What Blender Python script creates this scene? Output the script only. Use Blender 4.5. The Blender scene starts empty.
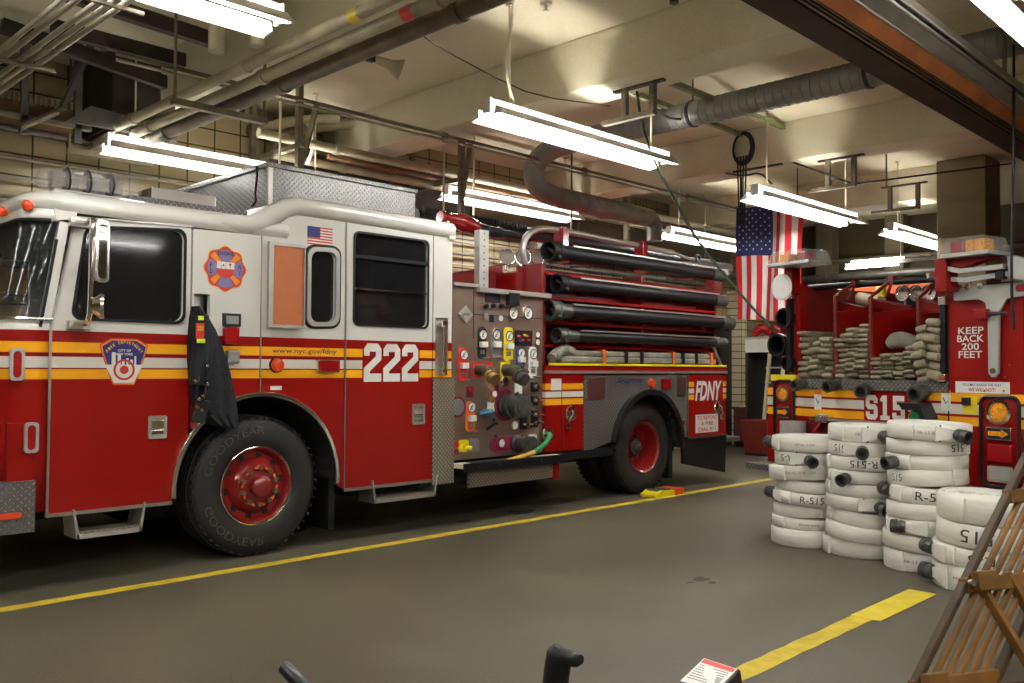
# Fire house apparatus floor with a pumper, a second apparatus, stacked hose and overhead lights
import bpy, bmesh, math, random
from mathutils import Vector, Matrix
from mathutils.geometry import tessellate_polygon
random.seed(7)
C = bpy.context.scene.collection
PI = math.pi
# ---------------------------------------------------------------- survey helpers (camera station)
F = 890.; CX, CY = 512., 341.5; CAMH = 1.47
TH = math.atan(883 / F); PT = math.atan(26.5 / F); RO = .0057
_f = Vector((math.cos(TH) * math.cos(PT), math.sin(TH) * math.cos(PT), math.sin(PT)))
_r0 = Vector((math.sin(TH), -math.cos(TH), 0)); _u0 = _r0.cross(_f)
_r = _r0 * math.cos(RO) + _u0 * math.sin(RO); _u = _r.cross(_f)
def on(ax, c, x, y):
    d = _f + _r * ((x - CX) / F) - _u * ((y - CY) / F); o = Vector((0, 0, CAMH))
    return o + d * ((c - o[ax]) / d[ax])
def oX(c, x, y): return on(0, c, x, y)
def oY(c, x, y): return on(1, c, x, y)
def oZ(c, x, y): return on(2, c, x, y)
# ---------------------------------------------------------------- materials
M = {}
def nmat(name):
    m = bpy.data.materials.new(name); m.use_nodes = True
    nt = m.node_tree; b = nt.nodes['Principled BSDF']; M[name] = m
    return m, nt, b
def rgb(h):
    if isinstance(h, (tuple, list)): return tuple(h) + (1,)
    v = [int(h[i:i + 2], 16) / 255 for i in (0, 2, 4)]
    return tuple(((c / 12.92) if c <= .04045 else ((c + .055) / 1.055) ** 2.4) for c in v) + (1,)
def mat(name, col, rough=.5, metal=0., var=.06, vs=6., bump=0., bs=60., coat=0., trans=0., alpha=1., emis=None, es=0., spec=None):
    m, nt, b = nmat(name); N = nt.nodes; Lk = nt.links
    c = rgb(col)
    tc = N.new('ShaderNodeTexCoord')
    no = N.new('ShaderNodeTexNoise'); no.inputs['Scale'].default_value = vs; no.inputs['Detail'].default_value = 4
    Lk.new(tc.outputs['Object'], no.inputs['Vector'])
    rp = N.new('ShaderNodeValToRGB'); e = rp.color_ramp.elements
    e[0].position = .3; e[1].position = .7
    e[0].color = tuple(max(0, x * (1 - var)) for x in c[:3]) + (1,); e[1].color = tuple(min(1, x * (1 + var)) for x in c[:3]) + (1,)
    Lk.new(no.outputs['Fac'], rp.inputs['Fac']); Lk.new(rp.outputs['Color'], b.inputs['Base Color'])
    b.inputs['Roughness'].default_value = rough; b.inputs['Metallic'].default_value = metal
    if spec is not None: b.inputs['Specular IOR Level'].default_value = spec
    if coat: b.inputs['Coat Weight'].default_value = coat; b.inputs['Coat Roughness'].default_value = .08
    if trans: b.inputs['Transmission Weight'].default_value = trans
    if alpha < 1: b.inputs['Alpha'].default_value = alpha
    if emis: b.inputs['Emission Color'].default_value = rgb(emis); b.inputs['Emission Strength'].default_value = es
    if bump:
        n2 = N.new('ShaderNodeTexNoise'); n2.inputs['Scale'].default_value = bs; n2.inputs['Detail'].default_value = 3
        Lk.new(tc.outputs['Object'], n2.inputs['Vector'])
        bp = N.new('ShaderNodeBump'); bp.inputs['Strength'].default_value = bump; bp.inputs['Distance'].default_value = .01
        Lk.new(n2.outputs['Fac'], bp.inputs['Height']); Lk.new(bp.outputs['Normal'], b.inputs['Normal'])
    return m
RED = (.25, .0045, .003); YEL = (.80, .36, .012); WHT = (.66, .65, .60)
def bands(name, base, lst, rough=.28, coat=.6):
    """paint scheme: base colour with horizontal bands [(z0,z1,colour)] in the thing's own height"""
    m, nt, b = nmat(name); N = nt.nodes; Lk = nt.links
    tc = N.new('ShaderNodeTexCoord'); sp = N.new('ShaderNodeSeparateXYZ'); Lk.new(tc.outputs['Object'], sp.inputs[0])
    prev = None; pc = tuple(base) + (1,)
    for z0, z1, col in lst:
        g = N.new('ShaderNodeMath'); g.operation = 'GREATER_THAN'; g.inputs[1].default_value = z0; Lk.new(sp.outputs['Z'], g.inputs[0])
        l = N.new('ShaderNodeMath'); l.operation = 'LESS_THAN'; l.inputs[1].default_value = z1; Lk.new(sp.outputs['Z'], l.inputs[0])
        mu = N.new('ShaderNodeMath'); mu.operation = 'MULTIPLY'; Lk.new(g.outputs[0], mu.inputs[0]); Lk.new(l.outputs[0], mu.inputs[1])
        mx = N.new('ShaderNodeMix'); mx.data_type = 'RGBA'; Lk.new(mu.outputs[0], mx.inputs['Factor'])
        if prev: Lk.new(prev, mx.inputs['A'])
        else: mx.inputs['A'].default_value = pc
        mx.inputs['B'].default_value = tuple(col) + (1,)
        prev = mx.outputs['Result']
    if prev: Lk.new(prev, b.inputs['Base Color'])
    else: b.inputs['Base Color'].default_value = pc
    b.inputs['Roughness'].default_value = rough; b.inputs['Coat Weight'].default_value = coat * .25; b.inputs['Coat Roughness'].default_value = .04; b.inputs['Specular IOR Level'].default_value = .25
    no = N.new('ShaderNodeTexNoise'); no.inputs['Scale'].default_value = 1.6; Lk.new(tc.outputs['Object'], no.inputs['Vector'])
    bp = N.new('ShaderNodeBump'); bp.inputs['Strength'].default_value = .12; bp.inputs['Distance'].default_value = .02
    Lk.new(no.outputs['Fac'], bp.inputs['Height']); Lk.new(bp.outputs['Normal'], b.inputs['Normal'])
    return m
def diamond(name, col=(.40, .395, .37), k=22., rough=.32):
    m, nt, b = nmat(name); N = nt.nodes; Lk = nt.links
    def mth(op, a, c=None):
        n = N.new('ShaderNodeMath'); n.operation = op
        for i, v in enumerate((a, c)):
            if v is None: continue
            if isinstance(v, (int, float)): n.inputs[i].default_value = v
            else: Lk.new(v, n.inputs[i])
        return n.outputs[0]
    tc = N.new('ShaderNodeTexCoord'); sp = N.new('ShaderNodeSeparateXYZ'); Lk.new(tc.outputs['Object'], sp.inputs[0])
    h = mth('ADD', sp.outputs['X'], mth('MULTIPLY', sp.outputs['Y'], .93)); v = mth('ADD', sp.outputs['Z'], mth('MULTIPLY', sp.outputs['Y'], .37))
    U = mth('MULTIPLY', mth('ADD', h, v), k); V = mth('MULTIPLY', mth('SUBTRACT', h, v), k)
    par = mth('MODULO', mth('ABSOLUTE', mth('ADD', mth('FLOOR', U), mth('FLOOR', V))), 2.)
    fu = mth('SUBTRACT', mth('FRACT', U), .5); fv = mth('SUBTRACT', mth('FRACT', V), .5)
    fu2 = mth('ABSOLUTE', fu); fv2 = mth('ABSOLUTE', fv)
    A = mth('ADD', mth('MULTIPLY', fu2, 2.1), mth('MULTIPLY', fv2, 6.)); B = mth('ADD', mth('MULTIPLY', fu2, 6.), mth('MULTIPLY', fv2, 2.1))
    d = mth('ADD', mth('MULTIPLY', A, par), mth('MULTIPLY', B, mth('SUBTRACT', 1., par)))
    hgt = mth('MAXIMUM', mth('SUBTRACT', 1.1, d), 0.)
    bp = N.new('ShaderNodeBump'); bp.inputs['Strength'].default_value = 1.; bp.inputs['Distance'].default_value = .012
    Lk.new(hgt, bp.inputs['Height']); Lk.new(bp.outputs['Normal'], b.inputs['Normal'])
    mx = N.new('ShaderNodeMix'); mx.data_type = 'RGBA'; Lk.new(mth('MINIMUM', mth('MULTIPLY', hgt, 2.), 1.), mx.inputs['Factor'])
    mx.inputs['A'].default_value = tuple(c * .42 for c in col) + (1,); mx.inputs['B'].default_value = tuple(min(1, c * 1.1) for c in col) + (1,)
    Lk.new(mx.outputs['Result'], b.inputs['Base Color']); b.inputs['Metallic'].default_value = .6; b.inputs['Roughness'].default_value = rough
    return m
def blocks(name, c1, c2, mortar, bw, bh, ms=.012, axis='XZ', rough=.35):
    m, nt, b = nmat(name); N = nt.nodes; Lk = nt.links
    tc = N.new('ShaderNodeTexCoord'); sp = N.new('ShaderNodeSeparateXYZ'); Lk.new(tc.outputs['Object'], sp.inputs[0])
    cb = N.new('ShaderNodeCombineXYZ'); Lk.new(sp.outputs[axis[0]], cb.inputs[0]); Lk.new(sp.outputs[axis[1]], cb.inputs[1])
    br = N.new('ShaderNodeTexBrick'); Lk.new(cb.outputs[0], br.inputs['Vector'])
    br.offset = 0; br.inputs['Scale'].default_value = 1; br.inputs['Brick Width'].default_value = bw; br.inputs['Row Height'].default_value = bh
    br.inputs['Mortar Size'].default_value = ms; br.inputs['Mortar Smooth'].default_value = .1; br.inputs['Bias'].default_value = 0
    br.inputs['Color1'].default_value = rgb(c1); br.inputs['Color2'].default_value = rgb(c2); br.inputs['Mortar'].default_value = rgb(mortar)
    no = N.new('ShaderNodeTexNoise'); no.inputs['Scale'].default_value = 1.2; no.inputs['Detail'].default_value = 5; Lk.new(tc.outputs['Object'], no.inputs['Vector'])
    mr = N.new('ShaderNodeMapRange'); mr.inputs[3].default_value = .78; mr.inputs[4].default_value = 1.1; Lk.new(no.outputs['Fac'], mr.inputs[0])
    mx = N.new('ShaderNodeMix'); mx.data_type = 'RGBA'; mx.blend_type = 'MULTIPLY'; mx.inputs['Factor'].default_value = 1
    Lk.new(br.outputs['Color'], mx.inputs['A']); Lk.new(mr.outputs[0], mx.inputs['B']); Lk.new(mx.outputs['Result'], b.inputs['Base Color'])
    bp = N.new('ShaderNodeBump'); bp.invert = True; bp.inputs['Strength'].default_value = .5; bp.inputs['Distance'].default_value = .01
    Lk.new(br.outputs['Fac'], bp.inputs['Height']); Lk.new(bp.outputs['Normal'], b.inputs['Normal'])
    b.inputs['Roughness'].default_value = rough
    return m
def concrete(name, c1, c2, c3, sc=.7, rough=.6, bump=.1):
    m, nt, b = nmat(name); N = nt.nodes; Lk = nt.links
    tc = N.new('ShaderNodeTexCoord')
    a = N.new('ShaderNodeTexNoise'); a.inputs['Scale'].default_value = sc; a.inputs['Detail'].default_value = 9; a.inputs['Roughness'].default_value = .62; a.inputs['Distortion'].default_value = .6
    Lk.new(tc.outputs['Object'], a.inputs['Vector'])
    r = N.new('ShaderNodeValToRGB'); e = r.color_ramp.elements; e[0].position = .28; e[1].position = .72; e[0].color = rgb(c1); e[1].color = rgb(c3)
    k = e.new(.5); k.color = rgb(c2)
    Lk.new(a.outputs['Fac'], r.inputs['Fac'])
    g = N.new('ShaderNodeTexNoise'); g.inputs['Scale'].default_value = 45; g.inputs['Detail'].default_value = 4; Lk.new(tc.outputs['Object'], g.inputs['Vector'])
    mr = N.new('ShaderNodeMapRange'); mr.inputs[3].default_value = .88; mr.inputs[4].default_value = 1.12; Lk.new(g.outputs['Fac'], mr.inputs[0])
    mx = N.new('ShaderNodeMix'); mx.data_type = 'RGBA'; mx.blend_type = 'MULTIPLY'; mx.inputs['Factor'].default_value = 1
    Lk.new(r.outputs['Color'], mx.inputs['A']); Lk.new(mr.outputs[0], mx.inputs['B']); Lk.new(mx.outputs['Result'], b.inputs['Base Color'])
    rr = N.new('ShaderNodeMapRange'); rr.inputs[3].default_value = rough - .12; rr.inputs[4].default_value = rough + .12; Lk.new(a.outputs['Fac'], rr.inputs[0]); Lk.new(rr.outputs[0], b.inputs['Roughness'])
    bp = N.new('ShaderNodeBump'); bp.inputs['Strength'].default_value = bump; bp.inputs['Distance'].default_value = .01
    Lk.new(g.outputs['Fac'], bp.inputs['Height']); Lk.new(bp.outputs['Normal'], b.inputs['Normal'])
    return m
concrete('floor', '474236', '575243', '6a634f', .45, .45, .2)
concrete('ceiling', 'c2b899', 'cdc3a4', 'd6ccae', .5, .8)
concrete('beam', 'c6bda0', 'd0c7ab', 'd9d0b4', .8, .75)
concrete('darkwall', '3a3020', '4c4029', '5d4f35', .8, .8)
concrete('column', '6a5f48', '7a6e55', '887b61', .9, .8)
blocks('tile', '9c8c66', 'a6956f', '2c2413', .31, .205, .009)
blocks('tile_light', 'd8cca6', 'e0d4b0', '3a321f', .14, .14, .008)
mat('yellow_line', (.56, .42, .025), .6, var=.22, vs=9, bump=.1)
mat('yellow_new', (.70, .56, .03), .5, var=.1, vs=9)
SIDE = [(1.70, 9, WHT), (1.555, 1.625, YEL), (1.455, 1.528, (.66, .62, .55)), (1.38, 1.445, YEL)]
bands('cab_paint', RED, SIDE)
bands('body_paint', RED, [(1.245, 1.31, YEL), (1.165, 1.225, (.66, .62, .55)), (1.085, 1.15, YEL)])
bands('rear_paint', RED, [(1.22, 1.29, YEL), (1.12, 1.20, (.66, .62, .55)), (1.03, 1.10, YEL)])
mat('white_paint', WHT, .25, coat=.6, var=.02); mat('red_paint', RED, .3, coat=.15, spec=.25, var=.05, vs=2)
mat('red_shaded', (.17, .008, .006), .5, var=.12, vs=3); mat('orange_panel', (.55, .10, .02), .6)  # inner red: body red with recess shade put into its colour
diamond('diamond'); diamond('diamond_tan', (.60, .54, .42), 24, .4)
mat('chrome', (.82, .80, .76), .12, 1., var=.02); mat('steel', (.50, .47, .43), .34, 1., var=.08, vs=3); mat('bronze_panel', (.33, .25, .20), .38, .8, var=.08, vs=5)
mat('alu', (.55, .54, .50), .4, .8); mat('black_rubber', (.007, .007, .008), .5, spec=.3, var=.2, bump=.15, bs=120); mat('tire', (.012, .011, .010), .62, var=.25, vs=5, bump=.2, bs=40)
mat('black_plastic', (.010, .010, .011), .35); mat('black_metal', (.015, .015, .017), .3, .2); mat('dark', (.008, .008, .008), .8)
mat('brown_dark', (.05, .038, .026), .6, .2, var=.3, vs=4); mat('rust', (.16, .085, .04), .6, .3, var=.4, vs=6); mat('copper', (.62, .22, .08), .4, .3, var=.25, vs=4)
mat('pipe_cream', (.38, .33, .22), .5, var=.2, vs=5); mat('pipe_brown', (.14, .11, .07), .5, .2, var=.3, vs=5); mat('pipe_grey', (.16, .15, .13), .45, .6, var=.25, vs=4)
mat('conduit', (.34, .31, .25), .4, .5, var=.15); mat('strut', (.20, .17, .12), .5, .5, var=.3, vs=7); mat('green_strut', (.16, .18, .07), .5, .3, var=.25)
mat('white_enamel', (.78, .77, .73), .4, var=.03); mat('grey_paint', (.40, .40, .38), .4, .2); mat('cream', (.62, .55, .40), .6)
mat('glass_dark', (.012, .012, .013), .05, 0, coat=.3, alpha=.90); mat('mirror', (.8, .8, .8), .03, 1.)
def glass(name, tint, a, rough=.03):
    m, nt, b = nmat(name); b.inputs['Base Color'].default_value = tuple(tint) + (1,); b.inputs['Roughness'].default_value = rough
    b.inputs['Alpha'].default_value = a; b.inputs['Specular IOR Level'].default_value = .8
    no = nt.nodes.new('ShaderNodeTexNoise'); no.inputs['Scale'].default_value = 3
    mr = nt.nodes.new('ShaderNodeMapRange'); mr.inputs[3].default_value = a - .03; mr.inputs[4].default_value = a + .03
    nt.links.new(no.outputs['Fac'], mr.inputs[0]); nt.links.new(mr.outputs[0], b.inputs['Alpha']); return m
glass('windshield', (.05, .06, .06), .35); glass('clear_plastic', (.6, .6, .58), .20, .08); glass('clear_lens', (.7, .68, .6), .45, .1)
mat('red_lens', (.30, .006, .008), .15, coat=.5); mat('amber_lens', (.85, .30, .01), .2, coat=.5, var=.4, vs=60, bump=.6, bs=70); mat('orange_red', (.75, .06, .01), .3, coat=.4)
mat('orange_spot', (.45, .13, .04), .5)
mat('rim_red', (.21, .006, .006), .3, coat=.5, var=.15, vs=9); mat('gold', (.62, .36, .05), .4)
mat('hose_white', (.80, .785, .71), .75, var=.07, vs=7, bump=.25, bs=160); mat('hose_tan', (.30, .26, .18), .8, var=.3, vs=9, bump=.3, bs=120); mat('hose_grey', (.21, .20, .155), .8, var=.3, vs=7, bump=.3, bs=120)
mat('canvas', (.48, .40, .27), .8, var=.1, bump=.2); mat('coupling', (.085, .085, .078), .42, .4, var=.3, vs=20); mat('ink', (.05, .05, .055), .8); mat('ink_soft', (.20, .20, .19), .85)
mat('wood', (.19, .085, .012), .55, var=.35, vs=5); mat('wood_dark', (.055, .028, .009), .6, var=.4, vs=8)
mat('yellow_label', (.75, .60, .01), .4); mat('red_label', (.62, .02, .015), .4); mat('blue_label', (.02, .05, .22), .4); mat('maroon_label', (.22, .01, .04), .4); mat('orange_label', (.75, .14, .01), .4)
mat('white_label', (.74, .73, .68), .45); mat('silver_label', (.34, .34, .33), .4, .6); mat('lightblue', (.10, .28, .45), .4); mat('black_label', (.012, .012, .014), .4)
mat('dial', (.70, .70, .66), .4); mat('green_brass', (.14, .14, .10), .35, .7, var=.3, vs=14); mat('brass', (.45, .33, .12), .3, .9)
mat('green_rope', (.015, .04, .018), .7); mat('orange_tag', (.75, .33, .01), .5); mat('coat_black', (.006, .007, .011), .8, var=.35, vs=16, bump=.5, bs=30); mat('lime', (.55, .75, .02), .5)
mat('flag_red', (.56, .012, .02), .8, bump=.15); mat('flag_white', (.72, .70, .66), .8, bump=.15); mat('flag_blue', (.018, .022, .115), .8, bump=.15)
mat('decal_red', (.55, .03, .015), .4); mat('decal_orange', (.78, .25, .01), .4); mat('decal_yellow', (.82, .42, .01), .4); mat('decal_violet', (.20, .17, .36), .4); mat('decal_navy', (.02, .018, .14), .4); mat('decal_black', (.012, .012, .03), .4)
mat('bin_red', (.17, .018, .012), .45); mat('desk', (.075, .014, .014), .4); mat('green_plastic', (.01, .22, .07), .4); mat('duct', (.24, .235, .21), .5, .5, var=.15, vs=3)
mat('tube', (1, 1, 1), .5, emis=(1, .985, .96), es=34.)
# ---------------------------------------------------------------- mesh builder
ORG = {}
def org(p):
    return ORG.get(p.name, Vector((0, 0, 0))) if p else Vector((0, 0, 0))
class MB:
    def __init__(s): s.bm = bmesh.new()
    def box(s, x0, x1, y0, y1, z0, z1, mtx=None, bev=0):
        vs = [s.bm.verts.new((x, y, z)) for x in (x0, x1) for y in (y0, y1) for z in (z0, z1)]
        fs = [s.bm.faces.new([vs[i] for i in q]) for q in ((0, 1, 3, 2), (4, 6, 7, 5), (0, 4, 5, 1), (2, 3, 7, 6), (0, 2, 6, 4), (1, 5, 7, 3))]
        if bev:
            es = list({e for f in fs for e in f.edges})
            r = bmesh.ops.bevel(s.bm, geom=es, offset=bev, segments=2, affect='EDGES', profile=.6)
            vs = list({v for f in r['faces'] for v in f.verts} | {v for v in vs if v.is_valid})
        if mtx is not None:
            for v in vs:
                if v.is_valid: v.co = mtx @ v.co
        return s
    def obox(s, c, size, rot=None, bev=0):
        m = Matrix.Translation(c) @ (rot.to_4x4() if rot is not None else Matrix.Identity(4))
        a = [k / 2 for k in size]
        return s.box(-a[0], a[0], -a[1], a[1], -a[2], a[2], m, bev)
    def ring(s, c, ax, prof, seg=24, closed=False, capa=True, capb=True, ref=None):
        """lathe: prof = [(dist along axis, radius)]"""
        c = Vector(c); ax = Vector(ax).normalized()
        t = Vector(ref) if ref is not None else (Vector((0, 0, 1)) if abs(ax.z) < .9 else Vector((1, 0, 0)))
        e1 = (t - ax * t.dot(ax)).normalized(); e2 = ax.cross(e1)
        R = []
        for d, r in prof:
            if r < 1e-6: R.append([s.bm.verts.new(c + ax * d)])
            else: R.append([s.bm.verts.new(c + ax * d + (e1 * math.cos(2 * PI * k / seg) + e2 * math.sin(2 * PI * k / seg)) * r) for k in range(seg)])
        n = len(R)
        for i in range(n if closed else n - 1):
            a, b = R[i], R[(i + 1) % n]
            for k in range(seg):
                k2 = (k + 1) % seg
                if len(a) == 1 and len(b) == 1: continue
                if len(a) == 1: s.bm.faces.new((a[0], b[k], b[k2]))
                elif len(b) == 1: s.bm.faces.new((a[k2], a[k], b[0]))
                else: s.bm.faces.new((a[k2], a[k], b[k], b[k2]))
        if not closed:
            if capa and len(R[0]) > 1: s.bm.faces.new(R[0])
            if capb and len(R[-1]) > 1: s.bm.faces.new(list(reversed(R[-1])))
        return s
    def cyl(s, p0, p1, r, r1=None, seg=16):
        p0 = Vector(p0); p1 = Vector(p1); L = (p1 - p0).length
        return s.ring(p0, p1 - p0, [(0, r), (L, r if r1 is None else r1)], seg)
    def tube(s, pts, r, seg=8, smooth=0, hollow=False, flat=None):
        """swept tube; flat=(a,b) makes a rectangular band of those half sizes (b along up)"""
        P = [Vector(p) for p in pts]; rs = list(r) if isinstance(r, list) else [r] * len(P)
        for _ in range(smooth):
            Q = [P[0]]; W = [rs[0]]
            for a, b, c, d in zip(P[:-1], P[1:], rs[:-1], rs[1:]): Q += [a.lerp(b, .25), a.lerp(b, .75)]; W += [c * .75 + d * .25, c * .25 + d * .75]
            Q.append(P[-1]); W.append(rs[-1]); P = Q; rs = W
        n = len(P)
        T = []
        for i in range(n):
            d = (P[min(i + 1, n - 1)] - P[max(i - 1, 0)]).normalized(); T.append(d)
        up = Vector((0, 0, 1)) if abs(T[0].z) < .9 else Vector((1, 0, 0))
        e = (up - T[0] * up.dot(T[0])).normalized(); R = []
        for i in range(n):
            e = (e - T[i] * e.dot(T[i]))
            e = e.normalized() if e.length > 1e-6 else Vector((1, 0, 0)); g = T[i].cross(e)
            if flat:
                a, b = flat; R.append([s.bm.verts.new(P[i] + g * x + e * y) for x, y in ((-a, -b), (a, -b), (a, b), (-a, b))])
            else: R.append([s.bm.verts.new(P[i] + (e * math.cos(2 * PI * k / seg) + g * math.sin(2 * PI * k / seg)) * rs[i]) for k in range(seg)])
        sg = len(R[0])
        for a, b in zip(R[:-1], R[1:]):
            for k in range(sg): s.bm.faces.new((a[k], a[(k + 1) % sg], b[(k + 1) % sg], b[k]))
        if not hollow: s.bm.faces.new(list(reversed(R[0]))); s.bm.faces.new(R[-1])
        return s
    def plate(s, outer, holes=(), fn=None, t=.02):
        """polygon with holes in (a,b); fn(a,b,d)->xyz with d in 0..t"""
        loops = [list(outer)] + [list(h) for h in holes]
        tri = tessellate_polygon([[Vector((a, b, 0)) for a, b in l] for l in loops])
        flat = [p for l in loops for p in l]
        f0 = [s.bm.verts.new(fn(a, b, 0)) for a, b in flat]; f1 = [s.bm.verts.new(fn(a, b, t)) for a, b in flat]
        for q in tri:
            for vv, rev in ((f0, 0), (f1, 1)):
                try: s.bm.faces.new([vv[i] for i in (q if not rev else reversed(q))])
                except ValueError: pass
        o = 0
        for l in loops:
            n = len(l)
            for i in range(n):
                j = (i + 1) % n
                s.bm.faces.new((f0[o + i], f0[o + j], f1[o + j], f1[o + i]))
            o += n
        return s
    def loft(s, loops, closed=True, cap0=False, cap1=False):
        R = [[s.bm.verts.new(p) for p in l] for l in loops]; n = len(R[0])
        for a, b in zip(R[:-1], R[1:]):
            for k in range(n if closed else n - 1): s.bm.faces.new((a[k], a[(k + 1) % n], b[(k + 1) % n], b[k]))
        if cap0: s.bm.faces.new(list(reversed(R[0])))
        if cap1: s.bm.faces.new(R[-1])
        return s
    def build(s, name, m, parent=None, smooth=False, bevel=0, solid=0, label=None):
        o0 = org(parent)
        if parent is not None and o0.length: bmesh.ops.translate(s.bm, verts=s.bm.verts, vec=-o0)
        bmesh.ops.recalc_face_normals(s.bm, faces=s.bm.faces)
        me = bpy.data.meshes.new(name); s.bm.to_mesh(me); s.bm.free()
        o = bpy.data.objects.new(name, me); C.objects.link(o); me.materials.append(M[m] if isinstance(m, str) else m)
        if smooth:
            for p in me.polygons: p.use_smooth = True
            try: me.set_sharp_from_angle(angle=math.radians(38))
            except Exception: pass
        if solid:
            md = o.modifiers.new('s', 'SOLIDIFY'); md.thickness = solid; md.offset = -1
        if bevel:
            md = o.modifiers.new('b', 'BEVEL'); md.width = bevel; md.segments = 2; md.limit_method = 'ANGLE'; md.angle_limit = math.radians(40)
        if parent is not None:
            o.parent = parent; ORG[o.name] = o0
        if label: o['label'] = label
        return o
def thing(name, label, cat, loc=(0, 0, 0), group=None, rz=0, local=False):
    o = bpy.data.objects.new(name, None); C.objects.link(o); o.location = loc; o.rotation_euler = (0, 0, rz); o.empty_display_size = .1
    o['label'] = label; o['category'] = cat
    if group: o['group'] = group
    ORG[o.name] = Vector((0, 0, 0)) if local else Vector(loc)
    return o
def tag(o, label, cat, group=None):
    o['label'] = label; o['category'] = cat
    if group: o['group'] = group
    return o
def struct(o):
    o['kind'] = 'structure'; return o
def text_mesh(s, fn, w, h, t=.002, off=0., shear=0., name='lettering', m='white_label', parent=None, keep=False, spacing=1., label=None):
    """real extruded letters fitted to w x h, placed by fn(a,b,d)"""
    cu = bpy.data.curves.new('t', 'FONT'); cu.body = s; cu.align_x = 'CENTER'; cu.align_y = 'CENTER'; cu.size = 1; cu.offset = off; cu.shear = shear; cu.resolution_u = 3; cu.space_character = spacing; cu.space_line = .95
    ob = bpy.data.objects.new('t', cu); C.objects.link(ob)
    dg = bpy.context.evaluated_depsgraph_get(); me = bpy.data.meshes.new_from_object(ob.evaluated_get(dg))
    bpy.data.objects.remove(ob); bpy.data.curves.remove(cu)
    xs = [v.co.x for v in me.vertices]; ys = [v.co.y for v in me.vertices]
    x0, x1, y0, y1 = min(xs), max(xs), min(ys), max(ys)
    sx = w / (x1 - x0); sy = h / (y1 - y0)
    if keep: sx = sy = min(sx, sy)
    b = MB(); vs = {}
    for p in me.polygons:
        top = []
        for i in p.vertices:
            if i not in vs:
                c = me.vertices[i].co; a_, b_ = (c.x - (x0 + x1) / 2) * sx, (c.y - (y0 + y1) / 2) * sy
                vs[i] = b.bm.verts.new(fn(a_, b_, t))
            top.append(vs[i])
        try: b.bm.faces.new(top)
        except ValueError: pass
    bpy.data.meshes.remove(me)
    return b.build(name, m, parent, label=label)
GL = {'2': [(0, 9.5), (0, 12), (2, 14), (8, 14), (10, 12), (10, 8), (3.4, 3.8), (3.4, 3), (10, 3), (10, 0), (0, 0), (0, 5), (6.8, 9.3), (6.8, 11), (3.2, 11), (3.2, 9.5)],
      '5': [(.5, 14), (9.5, 14), (9.5, 11), (3.5, 11), (3.5, 9), (8, 9), (10, 7), (10, 2), (8, 0), (2, 0), (0, 2), (0, 4.5), (3.2, 4.5), (3.2, 3), (6.8, 3), (6.8, 6), (.5, 6)],
      'S': [(2, 14), (8, 14), (10, 12), (10, 9.5), (6.8, 9.5), (6.8, 11), (3.2, 11), (3.2, 8.8), (8, 8.8), (10, 7), (10, 2), (8, 0), (2, 0), (0, 2), (0, 4.5), (3.2, 4.5), (3.2, 3), (6.8, 3), (6.8, 5.8), (2, 5.8), (0, 7.7), (0, 12)],
      '1': [(3, 14), (6.6, 14), (6.6, 2.6), (8.8, 2.6), (8.8, 0), (1.2, 0), (1.2, 2.6), (3.3, 2.6), (3.3, 10.6), (1.2, 10.6), (1.2, 12)]}
def numerals(s, a0, a1, b0, b1, fn, parent, m='white_label', gap=1.2, t=.002):
    n = len(s); cw = (a1 - a0) / (n * 10 + (n - 1) * gap); ch = (b1 - b0) / 14; b = MB()
    for i, c in enumerate(s): b.plate([(a0 + (i * (10 + gap) + x) * cw, b0 + y * ch) for x, y in GL[c]], fn=fn, t=t)
    return b.build('numerals', m, parent, label='white block numerals reading ' + s)
def circ(cx, cy, r, n=24, a0=0, a1=2 * PI, ry=None):
    full = abs(a1 - a0 - 2 * PI) < 1e-6; k = n if full else n - 1
    return [(cx + r * math.cos(a0 + (a1 - a0) * i / k), cy + (ry or r) * math.sin(a0 + (a1 - a0) * i / k)) for i in range(n)]
def rrect(x0, x1, y0, y1, r, n=5):
    P = []
    for cx, cy, a in ((x1 - r, y1 - r, 0), (x0 + r, y1 - r, PI / 2), (x0 + r, y0 + r, PI), (x1 - r, y0 + r, 3 * PI / 2)):
        P += [(cx + r * math.cos(a + PI / 2 * i / n), cy + r * math.sin(a + PI / 2 * i / n)) for i in range(n + 1)]
    return P
def side(y): return lambda a, b, d: (a, y - d, b)     # facing the camera aisle (-y)
# ================================================================ room
CEIL = 4.45; BB = 3.97; WY = 9.3; XB = 17.5
struct(MB().box(-7, XB, -6, WY, -.1, 0).build('floor', 'floor'))
struct(MB().box(-7, XB, -6, WY, CEIL, CEIL + .1).build('ceiling', 'ceiling'))
struct(MB().box(-7, XB, WY, WY + .15, 0, CEIL).build('wall_left', 'tile'))
struct(MB().box(XB, XB + .15, -6, WY + .15, 0, CEIL).build('wall_back', 'darkwall'))
struct(MB().box(-7.15, -7, -6, WY + .15, 0, CEIL).build('wall_front', 'column'))
struct(MB().box(-7, XB, -6.15, -6, 0, CEIL).build('wall_right', 'tile'))
for i, (x0, x1, y0) in enumerate(((-3.6, -3.15, -6), (.0, .45, -6), (3.6, 4.05, -6), (6.05, 6.5, -6), (9.85, 10.3, -6), (13.4, 13.85, 4.6))):
    struct(MB().box(x0, x1, y0, WY, BB, CEIL).build('ceiling_beam', 'beam', bevel=.015))
struct(MB().box(13.2, 13.85, 3.95, 4.6, 0, CEIL).build('column', 'column', bevel=.02))
struct(MB().box(13.7, 14.4, -6, 3.6, 3.0, CEIL).build('ceiling_beam', 'darkwall', bevel=.02))
struct(MB().box(oY(9.0, 741, 400).x, oY(9.0, 747, 400).x, 9.0, WY, 0, 3.0).build('column', 'tile_light'))
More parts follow.
